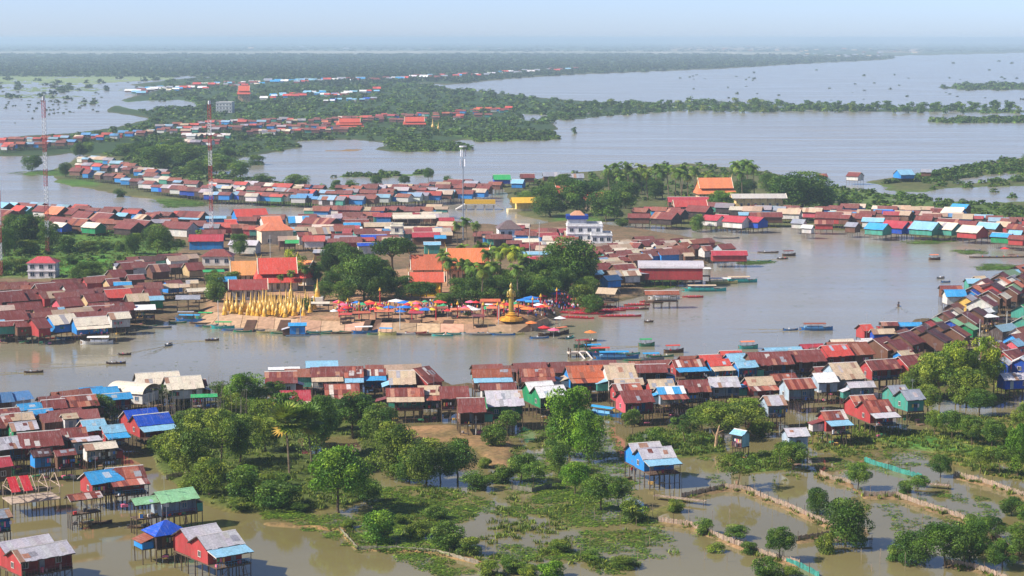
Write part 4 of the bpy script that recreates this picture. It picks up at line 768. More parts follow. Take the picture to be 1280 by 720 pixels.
# reeds, grass and floating weed near the camera
def tuft(seed, n, h):
    rng = np.random.default_rng(seed); V = []; K = []
    for i in range(n):
        a = rng.uniform(0, 6.28); r = rng.uniform(0, .5); p = np.array([r * np.cos(a), r * np.sin(a), 0]); t = rng.uniform(0, 6.28); ln = rng.uniform(.5, 1.); e = np.array([np.cos(t) * .35, np.sin(t) * .35, ln]); s = np.array([-np.sin(t), np.cos(t), 0]) * .07
        V += [p - s, p + s, p + e * .6 + s * .8, p + e]; K.append(np.array(LG[rng.integers(5)]) * rng.uniform(.8, 1.4))
    return np.array(V), np.arange(4 * n).reshape(-1, 4), np.array(K)
TF = [tuft(400 + i, 16, 1.) for i in range(4)]
A = np.concatenate([region_points(s, n, z) for s, n, z in (
    ('180,560 230,518 330,498 430,518 500,545 500,600 478,612 430,634 350,642 290,640 240,622 200,590', 1500, -.05), ('330,650 480,606 600,600 640,590 700,640 810,650 850,700 840,740 620,740 600,704 545,690 450,684 425,660', 2000, .0), ('440,600 640,590 800,640 860,700 700,720 560,690', 1500, -.16), ('860,600 1060,590 1280,600 1280,730 880,730', 700, -.5),
    ('780,548 830,538 900,545 905,566 850,572 790,565', 500, 0), ('905,570 985,566 990,586 930,592', 350, 0), ('640,540 760,520 800,545 800,600 760,640 700,640 640,590', 900, 0), ('1000,528 1150,538 1230,520 1290,515 1290,606 1230,596 1180,575 1120,565 1060,572 1010,560', 1500, 0),
    ('1120,470 1180,500 1240,510 1280,490 1260,460 1180,440', 300, 0), ('-60,288 0,286 150,288 195,300 235,308 215,322 160,330 140,346 100,353 30,350 -60,348', 900, 0), ('850,600 1280,580 1280,730 840,730', 1400, .1), ('-60,288 0,286 150,288 195,300 235,308 215,322 160,330 140,346 100,353 30,350 -60,348', 900, 0))])
Sx = RNG.uniform(.7, 1.9, len(A)); Sz = RNG.uniform(.35, 1.1, len(A))
o = scatter_mesh('marsh_grass', TF, A, Sx, Sz, tints(len(A), .5, 1.0, (1.1, 1.0, .75))); o['label'] = 'green and straw-coloured marsh grass in the backwater'
def pad(seed, n):
    rng = np.random.default_rng(seed); a = rng.uniform(0, 6.28, n); r = np.sqrt(rng.uniform(0, 1, n)) * .5; c = np.stack([r * np.cos(a), r * np.sin(a), rng.uniform(.02, .2, n)], -1)
    d = np.zeros((n, 3)); d[:, 2] = 2.2; k = np.array(LG)[rng.integers(5, size=n)] * rng.uniform(.9, 1.6, (n, 1)); return leaf_quads(c, d, .09, rng, k)
PD = [pad(500 + i, 34) for i in range(4)]
def weed_points(poly, n, thr):
    A = region_points(poly, n, -3.); return A[fbm(A[:, 0] * .06, A[:, 1] * .05, 77) > thr]
A = np.concatenate([weed_points('440,610 640,590 800,640 860,700 840,740 600,740 480,690', 2600, .04), weed_points('640,540 760,530 800,600 760,640 660,620', 700, .0), weed_points('330,640 480,610 600,640 560,690 450,690', 700, .02), weed_points('860,600 1060,590 1280,600 1280,730 880,730', 900, .16), weed_points('870,520 1130,520 1200,580 1000,600 880,600', 700, .02),
    region_points('1218,331 1245,330 1290,334 1290,338 1225,338', 120, -3.), region_points('800,352 848,350 850,360 806,362', 60, -3.), region_points('920,326 968,326 960,331 925,331', 60, -3.), region_points('1130,302 1165,299 1200,301 1165,305 1135,305', 80, -3.), region_points('1190,314 1215,312 1240,316 1210,318', 60, -3.), region_points('186,250 240,250 262,258 210,260', 120, -3.), region_points('320,254 400,255 395,259 330,259', 60, -3.), region_points('10,216 60,212 95,214 80,220 30,220', 90, -3.), region_points('330,636 375,636 378,646 335,648', 90, -3.), region_points('0,418 22,414 22,424 0,426', 30, -3.)])
A[:, 2] = np.maximum(A[:, 2], 0.0); Sx = RNG.uniform(1.2, 3.4, len(A)) * np.clip(A[:, 1] / 500, 1, 2); Sz = np.full(len(A), 1.)
o = scatter_mesh('floating_weed', PD, A, Sx, Sz, tints(len(A), .5, .95, (1.0, 1.05, .7))); o['label'] = 'mats of floating green water weed'
# ------------------------------------------------------------------ far villages and the fillers between the counted houses (hundreds more, too small to count)
class Bulk:
    def __init__(s): s.mb = MB()
    def add(s, X, Y, z0, L, W, a, fl, wh, rc, wc):
        mb = s.mb; ca, sa = math.cos(a), math.sin(a)
        def T(x, y, z): return (X + x * ca - y * sa, Y + x * sa + y * ca, z0 + z)
        hx, hy = L / 2, W / 2; ze = fl + wh; zr = ze + .56 * hy; dul = lambda c: tuple(v * .68 + g * .32 for v, g in zip(c, lin((132, 96, 86)))) if Y < 2300 else c; R = jit(dul(RC[rc]), .18); R2 = jit(dul(RC[rc]), .25); wcol = jit(WC[wc], .2); e = .85
        mb.poly([T(-hx, -hy, ze), T(0, -hy, ze), T(0, 0, zr), T(-hx, 0, zr)], R); mb.poly([T(0, -hy, ze), T(hx, -hy, ze), T(hx, 0, zr), T(0, 0, zr)], R2); mb.poly([T(hx, hy, ze), T(-hx, hy, ze), T(-hx, 0, zr), T(hx, 0, zr)], R)
        c = [(-hx * e, -hy * e), (hx * e, -hy * e), (hx * e, hy * e), (-hx * e, hy * e)]
        for i in range(4):
            p, q = c[i], c[(i + 1) % 4]
            P = [T(*p, fl), T(*q, fl), T(*q, ze + .05)] + ([T(q[0], 0, zr - .15)] if i in (1, 3) else []) + [T(*p, ze + .05)]; mb.poly(P, wcol)
        mb.poly([T(*q, fl) for q in c[::-1]], DARKW)
        if fl > 1.5:
            for fx in (-.8, -.25, .25, .8):
                for fy in (-.8, .8): mb.rod(T(hx * fx, hy * fy, -1.4), T(hx * fx, hy * fy, fl), .14, DARKW, 3)
BK = Bulk()
def bulk_row(s, n, a, pool, walls='nnwbdrg', Lr=(5.5, 10), jx=4, jy=1.2, fl=2.6):
    P = pts(s); seg = [math.dist(p, q) for p, q in zip(P, P[1:])]; tot = sum(seg)
    for i in range(n):
        d = tot * (i + random.uniform(.2, .8)) / n; k = 0
        while k < len(seg) - 1 and d > seg[k]: d -= seg[k]; k += 1
        f = d / seg[k]; x = P[k][0] + (P[k + 1][0] - P[k][0]) * f + random.uniform(-jx, jx); y = P[k][1] + (P[k + 1][1] - P[k][1]) * f + random.uniform(-jy, jy)
        p = at(x, y, 3.0); L = random.uniform(*Lr); W = L * random.uniform(.6, .85)
        if any((p.x - hx) ** 2 + (p.y - hy) ** 2 < (hs * .62) ** 2 for hx, hy, hs in HOUSES): continue
        BK.add(p.x, p.y, max(0, min(3., float(ground_z(p.x, p.y))) - .3), L, W, math.radians(a + random.uniform(-12, 12)), fl, 2.6, random.choice(pool), random.choice(walls))
MIXP = 'rrrrrqqrRdrcyetw'
bulk_row('95,218 150,226 200,238 250,245 262,246', 22, -25, MIXP, 'bbBnwd'); bulk_row('100,210 150,214 200,228 250,236', 20, -25, MIXP); bulk_row('96,203 130,203 170,214 210,222', 16, -25, MIXP); bulk_row('258,247 330,250 410,254', 20, -22, 'rrqRbcre', 'bBnwdg'); bulk_row('250,239 330,243 410,247', 19, -22, MIXP); bulk_row('270,233 330,237 400,241', 14, -22, MIXP)
bulk_row('412,254 480,252 540,248 600,246', 26, -18, 'rrrqRycet', 'nwdbg'); bulk_row('405,247 480,245 560,240 620,236', 26, -18, MIXP); bulk_row('420,241 500,239 590,232', 16, -18, MIXP)
bulk_row('0,186 40,184 90,180 100,177', 18, -15, 'rrRbcqrr', 'bnwd', jy=1.5); bulk_row('0,179 60,177 110,174 180,168', 24, -12, 'rRrcqeb', jy=2); bulk_row('180,168 260,163 330,160 430,160', 44, -8, MIXP + 'Rr', jy=2.5); bulk_row('200,160 300,154 430,151', 40, -6, MIXP + 'rR', jy=2); bulk_row('310,168 430,164', 18, -6, MIXP); bulk_row('200,182 270,180', 12, -20, 'rewy'); bulk_row('230,172 290,174', 8, -20, 'WWer')
bulk_row('430,150 520,146 640,138', 38, -5, 'rrkRro', jy=2); bulk_row('400,156 500,152 620,145', 14, -5, 'rrRO', jy=1.5); bulk_row('160,116 240,110 330,104', 46, 0, 'RrcWeby', jy=3, Lr=(9, 16)); bulk_row('330,123 400,118 430,120', 22, 0, 'RrWcb', jy=2, Lr=(8, 14)); bulk_row('400,120 480,114', 10, 0, 'RcW', jy=2, Lr=(9, 15)); bulk_row('330,103 430,101 520,98 600,94 720,87', 64, 0, 'RWWcbyr', jy=1.6, Lr=(11, 20)); bulk_row('400,128 470,125', 10, 0, 'WcyB', jy=1)
bulk_row('880,60 990,62 1150,66', 24, 0, 'yytq', jy=3, Lr=(18, 40)); bulk_row('1000,69 1110,70', 16, 0, 'yyt', jy=2, Lr=(14, 26)); bulk_row('300,58 700,60', 14, 0, 'yyt', jy=3, Lr=(20, 50))
# fillers in the dense quarters
for s, n, a, pl in (('-40,378 60,382 160,372 220,362', 22, 32, 'rrrrtrq'), ('-40,366 60,370 140,356', 14, 32, 'rrrqr'), ('-40,398 60,404 150,400', 12, 30, 'rrrte'), ('150,340 200,345 250,340', 10, 30, 'rqdtr'), ('160,335 240,332', 7, 28, 'rrdt'), ('0,262 100,268 190,274 250,272', 22, -24, 'rrrrRqc'), ('60,284 130,288 170,286', 7, -22, 'rrq'), ('200,284 300,292 380,296', 18, 5, 'rrRqty'), ('300,282 400,280 500,276 560,276', 28, 2, 'rretwqbk'), ('380,290 460,298 560,296', 24, 6, 'rretqbyk'), ('350,306 420,308 500,308', 12, 5, 'rRqty'), ('380,268 470,268 560,266', 16, -12, 'rrqrt'), ('640,290 720,300', 12, 0, 'rekt'), ('600,300 650,310', 6, 0, 'ert'), ('640,298 700,306 730,316', 14, 2, 'rektrq'), ('650,312 700,322', 8, 2, 'kret'), ('740,322 800,332', 14, 26, 'rrqe'), ('770,312 850,318', 14, 28, 'rrqet'), ('745,315 800,325 850,325', 22, 25, 'rrqet'), ('740,335 790,345 810,345', 14, 28, 'rqetc'), ('800,308 860,312 890,312', 14, 30, 'rrqe'),
                   ('790,272 860,264 900,262', 10, -22, 'rrrqk'), ('900,264 980,268 1060,272', 16, -18, 'rrkteyc'), ('1050,272 1150,274 1280,282', 26, -26, 'rrkcebt'), ('1000,266 1100,266 1200,270', 12, -16, 'rrte'), ('1190,395 1230,372 1260,350 1290,340', 18, 58, 'rrdqgbO'), ('1110,430 1160,420 1200,412', 9, 52, 'rrdq'), ('1250,420 1290,408', 5, 50, 'rqc'), ('1240,378 1275,362', 6, 58, 'rgd'),
                   ('-40,530 40,536 100,530', 10, 28, 'rbwtr'), ('60,512 100,506 140,500', 6, 28, 'rbq'), ('-40,512 20,508', 5, 28, 'rb'), ('340,478 420,474 520,474', 9, 8, 'rqst'), ('600,474 720,470 840,466', 10, 9, 'rtqr'), ('860,462 960,456 1060,444', 10, 14, 'rrcq'), ('1000,455 1080,442', 6, 18, 'rqr'), ('1270,432 1300,425', 3, 45, 'rrb')):
    bulk_row(s, n, a, pl, Lr=(6.5, 10), jy=2.2, fl=2.2 if 'x' not in s else 1)
o = stuff(BK.mb.obj('distant_houses', 'tin')); o['label'] = 'hundreds of small red, blue and white roofed houses beyond'
# ------------------------------------------------------------------ temple buildings
GOLDC = lin((224, 182, 92)); CREAM = lin((232, 222, 204)); RED = lin((206, 70, 58)); ORG = lin((222, 134, 76))
def rect_roof(mb, hx, hy, z0, z1, col, hipx=0.0, th=.12, oy=0):
    n = max(2, int(hx * 2 / 1.6)); rl = hx - hipx
    for s in (-1, 1):
        for i in range(n):
            a0, a1 = -1 + 2 * i / n, -1 + 2 * (i + 1) / n; P = [(hx * a0, oy + s * hy, z0), (hx * a1, oy + s * hy, z0), (rl * a1, oy, z1), (rl * a0, oy, z1)]; mb.slab(P, th, jit(col, .07))
        if hipx: mb.slab([(s * hx, oy - hy, z0), (s * hx, oy + hy, z0), (s * rl, oy, z1)], th, jit(col, .06))
def hall(x, y, Lp, W, a, desc, roof, wallc, fl=3.0, wh=5.0, tiers=2, name='temple_hall', gold=True, cat='temple', fin=True, wincol=(70, 60, 60), steep=.85):
    z = fl + wh; k = mpp(x, y, z); L = Lp * k / math.cos(math.radians(a)); zq, cq = z - .4, W / 2 * 1.08
    for t in range(tiers - 1): zq += cq * .35; cq *= .74
    p = at(x, y, zq + cq * steep)
    r = thing(name, desc, cat, '', None, (p.x, p.y, 0), math.radians(a), px=x); hx, hy = L / 2, W / 2
    mb = MB(); mb.box(-hx * .86, hx * .86, -hy * .82, hy * .82, 0, z, wallc); b = mb.obj('wall', 'concrete', r)
    zz = z - .4; cw, cl = hy * 1.08, hx * 1.02; rb = None
    for t in range(tiers):
        mb = MB(); last = t == tiers - 1; up = zz + cw * (.62 if not last else steep)
        rect_roof(mb, cl, cw, zz, up, roof[t % len(roof)], hipx=0 if last else 1.5); ro = mb.obj('roof', 'tin', r)
        if last:
            g = MB()
            for s in (-1, 1):
                g.poly([(s * (cl - .3), -cw * .92, zz), (s * (cl - .3), cw * .92, zz), (s * (cl - .3), 0, up - .2)], jit(GOLDC if gold else wallc, .1))
                for q in (-1, 1): g.rod((s * cl, q * cw, zz), (s * cl, 0, up + .1), .16, lin((238, 226, 200)), 4)
                if fin: g.rod((s * cl, 0, up), (s * (cl + .7), 0, up + 2.2), .16, GOLDC, 5, .03)
            g.obj('gable', 'gold', r)
        zz = zz + cw * .35; cw *= .74; cl *= .86
    n = max(2, int(L * .8 / 3.2))
    for i in range(n): window(r, -hx * .8 + (i + .5) * hx * 1.6 / n, -hy * .82, fl + wh * .45, 1.1, 1.9, 'y', -1, GOLDC if gold else None, lin(wincol))
    for i in range(n + 1): post('column', r, -hx * .86 + i * hx * 1.72 / n, -hy * 1.0, 0, z - .3, 2.0)
    return r
hall(346, 322, 50, 15, 10, 'temple hall with coral red tiered roof and gold gables', [RED, lin((212, 78, 62))], CREAM, tiers=2, fl=2.2, wh=3.6)
hall(306, 326, 34, 12, 10, 'orange roofed wing joined to the coral red temple hall', [lin((222, 150, 88))], CREAM, tiers=1, fl=2.2, wh=3.8, steep=.7)
hall(378, 325, 30, 11, -28, 'small orange roofed temple wing with dark gable behind stupas', [RED, ORG], CREAM, tiers=2, wh=3, fl=2.2)
hall(310, 349, 46, 11, 8, 'low white hall with dark red hipped roof behind gold stupas', [lin((150, 62, 56))], CREAM, tiers=1, wh=3.6, fl=2.4, gold=False, fin=False, steep=.5)
hall(585, 310, 56, 14, 4, 'long hall with bright orange tiled roof behind palms', [lin((226, 122, 70)), lin((232, 130, 76))], lin((226, 190, 160)), tiers=2, wh=5)
hall(534, 318, 40, 11, 6, 'brown-orange roofed wing beside the orange tiled hall', [lin((196, 104, 70))], lin((216, 180, 150)), tiers=1, wh=4, gold=False)
hall(533, 340, 42, 10, 3, 'bright yellow shrine with coral roof and slim spire', [lin((204, 92, 66))], lin((240, 200, 40)), tiers=1, wh=4.4, steep=.55, wincol=(40, 70, 130))
hall(893, 222, 44, 16, 6, 'orange roofed temple hall among palms on the right peninsula', [lin((226, 128, 78)), lin((230, 136, 86))], lin((226, 190, 150)), tiers=2, wh=4, fl=1.5)
hall(948, 242, 66, 9, 2, 'long yellow two-storey school with pale grey roof', [lin((196, 188, 178))], lin((232, 198, 130)), tiers=1, wh=7.2, gold=False, fin=False, name='school_building', cat='building', steep=.42)
hall(862, 250, 40, 11, 3, 'red roofed long hall below the peninsula palms', [lin((186, 70, 64))], lin((190, 150, 130)), tiers=1, wh=4, gold=False, fin=False, steep=.5)
hall(437, 148, 32, 15, 4, 'tall red tiered pagoda roof in the distant village', [lin((206, 86, 62)), lin((216, 96, 66)), lin((206, 86, 62))], lin((214, 170, 130)), tiers=3, wh=4, fl=0)
hall(518, 146, 26, 14, 4, 'second red tiered pagoda beside green trees in distant village', [lin((200, 80, 58)), lin((206, 86, 62))], lin((214, 170, 130)), tiers=2, wh=4, fl=0)
hall(305, 107, 14, 22, 4, 'tiny red pagoda in the far hamlet', [lin((206, 86, 62)), lin((216, 96, 66))], lin((214, 170, 130)), tiers=2, wh=10)
hall(706, 232, 22, 9, 4, 'coral roofed shrine with gold spire among dark trees', [lin((208, 96, 72))], lin((220, 190, 150)), tiers=1, wh=3)
hall(742, 240, 24, 9, -6, 'coral roofed pavilion under peninsula trees', [lin((204, 90, 70))], lin((220, 190, 150)), tiers=1, wh=3)
def spire(p, h, name, desc, cat, place, group, white=False, me=None):
    r = thing(name, desc, cat, place, group, p, random.random()); return r
def stupa_meshes():
    a = MB(); a.lathe([(.19, 0), (.19, .07), (.16, .07), (.16, .15), (.13, .15), (.13, .22)], lin((226, 176, 70)), 8, sq=True); b = MB(); b.lathe([(.12, .22), (.14, .28), (.12, .38), (.08, .47), (.055, .52), (.06, .56), (.045, .6), (.05, .64), (.032, .74), (.026, .84), (.01, .96), (.0, 1.0)], GOLDC, 10)
    return a.mesh('plinth', 'gold'), b.mesh('spire', 'gold', True)
SP, SB = stupa_meshes()
def stupa(x, y, h, desc='slim gilded stupa', place='on the temple bank', group='gilded stupas on the temple bank', name='stupa'):
    p = at(x, y, 2.2); r = thing(name, desc, 'stupa', place, group, (p.x, p.y, 2.1), random.random()); r.scale = (h, h, h); link('plinth', SP, r); link('spire', SB, r); return r
for x, y, h in [(284, 388, 6.5), (288, 387, 5.6), (296, 390, 6.6), (306, 386, 5.4), (314, 391, 7.0), (319, 386, 5.6), (326, 392, 6.4), (329, 389, 7.6), (333, 390, 7.8), (336, 393, 6.4), (340, 389, 6.4), (344, 386, 5.6), (348, 388, 5.6), (352, 391, 6.6), (355, 394, 6.4), (358, 389, 7.6), (361, 392, 7.2), (365, 393, 7.6), (369, 388, 6.2), (373, 386, 5.2), (382, 385, 6.4), (393, 386, 5.4), (301, 393, 5.0), (322, 395, 5.0), (346, 395, 5.2), (377, 392, 5.6), (310, 394, 4.6), (338, 384, 5.6), (363, 385, 6), (388, 390, 5), (291, 392, 6), (304, 389, 6.2), (317, 394, 6), (324, 388, 6.4), (331, 396, 5.8), (342, 393, 6.6), (350, 386, 6.4), (357, 396, 5.6), (368, 394, 6.2), (375, 389, 6.4), (380, 394, 5.4), (385, 386, 5.8), (281, 393, 5.4), (334, 386, 6.2)]: stupa(x, y, h)
for x, y, h, d in ((364, 372, 5.6, 'tall golden stupa spire above the white hall'), (397, 371, 6.2, 'tall golden stupa on a white shrine by dark trees'), (536, 331, 6, 'golden spire rising above the yellow shrine'), (743, 240, 9, 'golden spire among peninsula trees'), (541, 160, 12, 'gold spire in distant village beside pagodas'), (548, 160, 9, 'low gold stupa in distant village beside pagodas')):
    p = at(x, y, 2.9 if y < 300 else 5.0); zb = float(ground_z(p.x, p.y)) if y < 300 else 5.0; r = thing('stupa', d, 'stupa', '', 'large golden stupas', (p.x, p.y, zb), 0); r.scale = (h, h, h); link('plinth', SP, r); link('spire', SB, r)
    if y > 300: mb = MB(); mb.box(-.3, .3, -.3, .3, -.45, 0.0, CREAM); mb.obj('shrine_base', 'concrete', r)
# the standing statue on its lotus terrace
p = at(639, 399, 2.0); st = thing('statue', 'tall golden standing statue in long robe on tiered gold pedestal', 'statue', '', None, (p.x, p.y, 1.7), 0.1); st.scale = (.74, .74, .8)
mb = MB(); mb.lathe([(5.2, 0), (5.2, .8), (4.6, .8), (4.6, 1.3), (2.8, 1.3), (2.8, 1.9), (2.0, 1.9), (2.6, 2.3), (1.7, 2.6), (1.9, 2.9), (1.2, 3.2)], lin((226, 166, 60)), 14); mb.obj('pedestal', 'gold', st)
mb = MB(); prof = [(1.0, 3.2), (1.15, 4.6), (1.05, 7.0), (1.0, 8.6), (1.15, 10.2), (1.25, 11.4), (1.05, 12.0), (.5, 12.4), (.45, 12.7)]; mb.lathe(prof, lin((176, 150, 62)), 14)
mb.v = [(a * 1.0, b * .72, c) for a, b, c in mb.v]; mb.obj('robe', 'gold', st, True)
mb = MB(); mb.lathe([(.3, 12.6), (.62, 12.9), (.72, 13.4), (.68, 13.9), (.5, 14.25), (.28, 14.5), (.12, 14.9), (.02, 15.2)], lin((182, 156, 66)), 12); mb.obj('head', 'gold', st, True)
for s in (-1, 1): mb = MB(); mb.rod((s * 1.35, 0, 11.6), (s * 1.7, -.3, 9.4), .38, lin((176, 150, 62)), 8, .3); mb.rod((s * 1.7, -.3, 9.4), (s * .9, -1.2, 9.9), .3, lin((176, 150, 62)), 8, .2); mb.rod((s * .9, -1.2, 9.9), (s * .8, -1.35, 10.8), .24, lin((176, 150, 62)), 6, .12); mb.obj('arm', 'gold', st, True)
# ------------------------------------------------------------------ concrete blocks
def block(x, yb, wp, dep, storeys, desc, wallc, roofc=None, a=0.0, z0=.8, sh=3.3, name='concrete_building', extra=None, nwin=4, cat='building'):
    k = mpp(x, yb, z0); Wd = wp * k; p = at(x, yb, z0); p.y += dep / 2; r = thing(name, desc, cat, '', None, (p.x, p.y, z0), math.radians(a), px=x); hx = Wd / 2; hy = dep / 2
    for s in range(storeys):
        mb = MB(); mb.box(-hx, hx, -hy, hy, s * sh + (.0 if s == 0 else .26), (s + 1) * sh, jit(wallc, .03)); w_ = mb.obj('storey', 'concrete', r)
        mb = MB(); mb.box(-hx - .35, hx + .35, -hy - .35, hy + .35, (s + 1) * sh, (s + 1) * sh + .25, jit(wallc, .05)); mb.obj('ledge', 'concrete', r)
        for i in range(nwin): window(r, -hx + (i + .5) * 2 * hx / nwin, -hy, s * sh + 1.8, min(1.5, Wd / nwin * .5), 1.5, 'y', -1, lin((205, 205, 205)), lin((50, 62, 78)))
        for q in (-.4, .4): window(r, hx, q * dep, s * sh + 1.8, 1.2, 1.5, 'x', 1, lin((205, 205, 205)), lin((50, 62, 78)))
    zt = storeys * sh + .25; mb = MB()
    if roofc:
        rect_roof(mb, hx * 1.12, hy * 1.12, zt, zt + hy * .62, roofc, hipx=min(hx * .9, hy)); mb.obj('roof', 'tin', r)
    else:
        for x0, x1, y0, y1 in ((-hx, hx, -hy, -hy + .2), (-hx, hx, hy - .2, hy), (-hx, -hx + .2, -hy + .2, hy - .2), (hx - .2, hx, -hy + .2, hy - .2)): mb.box(x0, x1, y0, y1, zt, zt + .9, wallc)
        mb.obj('parapet', 'concrete', r)
    if extra: extra(r, hx, hy, zt)
    return r
def penthouse(r, hx, hy, zt):
    mb = MB(); mb.box(-hx * .95, hx * .1, -hy * .7, hy * .7, zt + .02, zt + 2.6, lin((220, 220, 222))); mb.obj('penthouse', 'concrete', r)
    mb = MB(); mb.box(-hx * 1.05, hx * .2, -hy * .8, hy * .8, zt + 2.62, zt + 4.2, lin((30, 62, 150))); mb.obj('roof_tank', 'paint', r)
    mb = MB(); rect_roof(mb, hx * .42, hy * .6, zt + 4.25, zt + 6.0, lin((206, 150, 112)), hipx=2); o = mb.obj('roof_canopy', 'tin', r); o.location = (-hx * .4, 0, 0)
WHT = lin((226, 224, 222))
block(731, 312, 44, 12, 3, 'white four-storey concrete house with blue tank on its roof', WHT, extra=penthouse, nwin=4)
block(752, 314, 26, 10, 2, 'white flat-roofed annexe joined to the tall white house', WHT, nwin=3)
block(636, 306, 28, 11, 2, 'white two-storey villa with dark grey hipped roof', WHT, lin((110, 92, 90)), a=6, nwin=3)
block(496, 312, 15, 6, 3, 'narrow cream tower house with roof terrace', lin((236, 228, 206)), nwin=1)
block(52, 349, 34, 7, 2, 'white house with red tin roof on brick storey by the meadow', lin((222, 214, 212)), lin((192, 70, 78)), sh=2.9, nwin=3)
block(271, 332, 36, 8, 1, 'raised white house with dark red roof beside the temple', lin((228, 218, 206)), lin((134, 66, 58)), z0=3.2, nwin=3)
block(740, 330, 22, 8, 1, 'low white house with red balcony in front of tall house', lin((222, 212, 206)), nwin=3)
block(280, 141, 20, 24, 3, 'pale grey concrete block in the distant village', lin((206, 204, 200)), sh=4, nwin=5)
block(342, 306, 40, 11, 1, 'cream gabled warehouse wall under orange roof', lin((226, 206, 176)), lin((224, 128, 90)), sh=6, nwin=2, a=18)
block(700, 322, 20, 8, 1, 'low pink-walled shop behind the big temple tree', lin((222, 196, 186)), lin((178, 66, 70)), nwin=2)
# silver-roofed hall on the point
p = at(838, 330, 8.0); k = mpp(838, 330, 8.); r = thing('hall', 'long hall with curved silver roof and crimson wall on the point', 'hall', '', None, (p.x, p.y, 0), math.radians(-2)); build_house(r, 82 * k, 10.5, 2.8, 4.2, .42, 'w', 'r', 'a', False)
# slender bandstand hall with barrel roof over the channel
p = at(517, 268, 8.); k = mpp(517, 268, 8.); r = thing('pavilion', 'long open pavilion with cream curved roof by the channel', 'pavilion', '', None, (p.x, p.y, 0), math.radians(8)); build_house(r, 54 * k, 9, 1.5, 4.8, .35, 'e', 'w', 'ap', False)
# ------------------------------------------------------------------ embankment of the temple: sloping slabs and stairs down to the water
EB = [(244, 404, 262, 390), (262, 409, 276, 392), (300, 411, 304, 395), (342, 413, 344, 398), (400, 415, 402, 402), (460, 417, 461, 404), (520, 418, 521, 405), (580, 419, 580, 406), (640, 419, 640, 407), (668, 415, 664, 405), (690, 405, 684, 398)]
emb = thing('embankment', 'sloping pale concrete embankment with stairs below the temple', 'embankment', '', None, (*at(460, 415, 0).xy, 0), 0); ex, ey = emb.location.x, emb.location.y
for i in range(len(EB) - 1):
    A0 = at(EB[i][0], EB[i][1], -.3); A1 = at(EB[i + 1][0], EB[i + 1][1], -.3); B0 = at(EB[i][2], EB[i][3] - 1, 2.35); B1 = at(EB[i + 1][2], EB[i + 1][3] - 1, 2.35); n = max(1, int((A1 - A0).length / 5.5))
    for j in range(n):
        f0, f1 = (j + .012) / n, (j + .988) / n; mb = MB(); dz = random.uniform(0, .06)
        P = [A0.lerp(A1, f0), A0.lerp(A1, f1), B0.lerp(B1, f1), B0.lerp(B1, f0)]; mb.slab([(q.x - ex, q.y - ey, q.z + dz) for q in P], .3, jit(lin((188, 150, 120)), .22)); mb.obj('slab', 'concrete', emb)
for x in (310, 352, 458, 466, 514, 556):
    A0 = at(x, 415, 0); mb = MB()
    B0 = at(x + 5, 402, 2.5)
    for j in range(12):
        f = j / 11; q = A0.lerp(B0, f); mb.box(q.x - ex - 1.6, q.x - ex + 1.6, q.y - ey - .3, q.y - ey + .9, q.z - .1, q.z + .45, jit(lin((128, 98, 80)), .1))
    mb.obj('stair', 'concrete', emb)
# ------------------------------------------------------------------ radio masts
def mast(x, yb, ytop, desc, wd=1.5, sections=9, mono=False):
    p = at(x, yb, 1.0); k = mpp(x, yb, 1.); h = (yb - ytop) * k / _cp * 1.0; r = thing('radio_mast', desc, 'mast', '', 'radio masts', (p.x, p.y, .5), .4)
    REDM, WHM = lin((176, 60, 56)), lin((226, 222, 222))
    if mono:
        mb = MB(); mb.rod((0, 0, 0), (0, 0, h), .3, lin((130, 138, 148)), 8, .18); mb.obj('pole', 'metal', r)
        for i in range(6):
            t = i * math.pi / 3; mb = MB(); mb.box(-.2, .2, -.14, .14, -1.6, 1.6, lin((232, 232, 236))); o = mb.obj('antenna', 'paint', r); o.location = (math.cos(t) * 1.1, math.sin(t) * 1.1, h - 2.5 - (i % 2) * 4.2); o.rotation_euler = (0, 0, t)
        mb = MB(); mb.lathe([(1.7, 0), (1.7, .5), (1.6, .5)], lin((225, 225, 225)), 10); o = mb.obj('platform', 'metal', r); o.location = (0, 0, h + .2); return
    C3 = [(wd * .58 * math.cos(t), wd * .58 * math.sin(t)) for t in (.5, 2.6, 4.7)]
    for s in range(sections):
        mb = MB(); c = REDM if s % 2 == 0 else WHM; z0 = h * s / sections; z1 = h * (s + 1) / sections; m_ = max(2, int((z1 - z0) / 1.6))
        for a_ in range(3):
            x0, y0 = C3[a_]; x1, y1 = C3[(a_ + 1) % 3]; mb.rod((x0, y0, z0), (x0, y0, z1), .13, c, 4)
            for j in range(m_):
                za = z0 + (z1 - z0) * j / m_; zb = z0 + (z1 - z0) * (j + 1) / m_; mb.rod((x0, y0, za), (x1, y1, zb), .06, c, 3); mb.rod((x0, y0, za), (x1, y1, za), .05, c, 3)
        mb.obj('lattice_section', 'metal', r)
    mb = MB(); mb.box(-.5, .5, -.5, .5, h, h + 1.6, lin((235, 235, 238))); mb.obj('antenna', 'paint', r)
mast(60, 316, 126, 'tall red and white lattice mast rising from the meadow'); mast(265, 300, 131, 'red and white lattice mast beside the temple quarter'); mast(1, 345, 150, 'red and white lattice mast cut by the picture edge'); mast(579, 300, 184, 'grey pole mast with white antenna panels over the channel', mono=True)
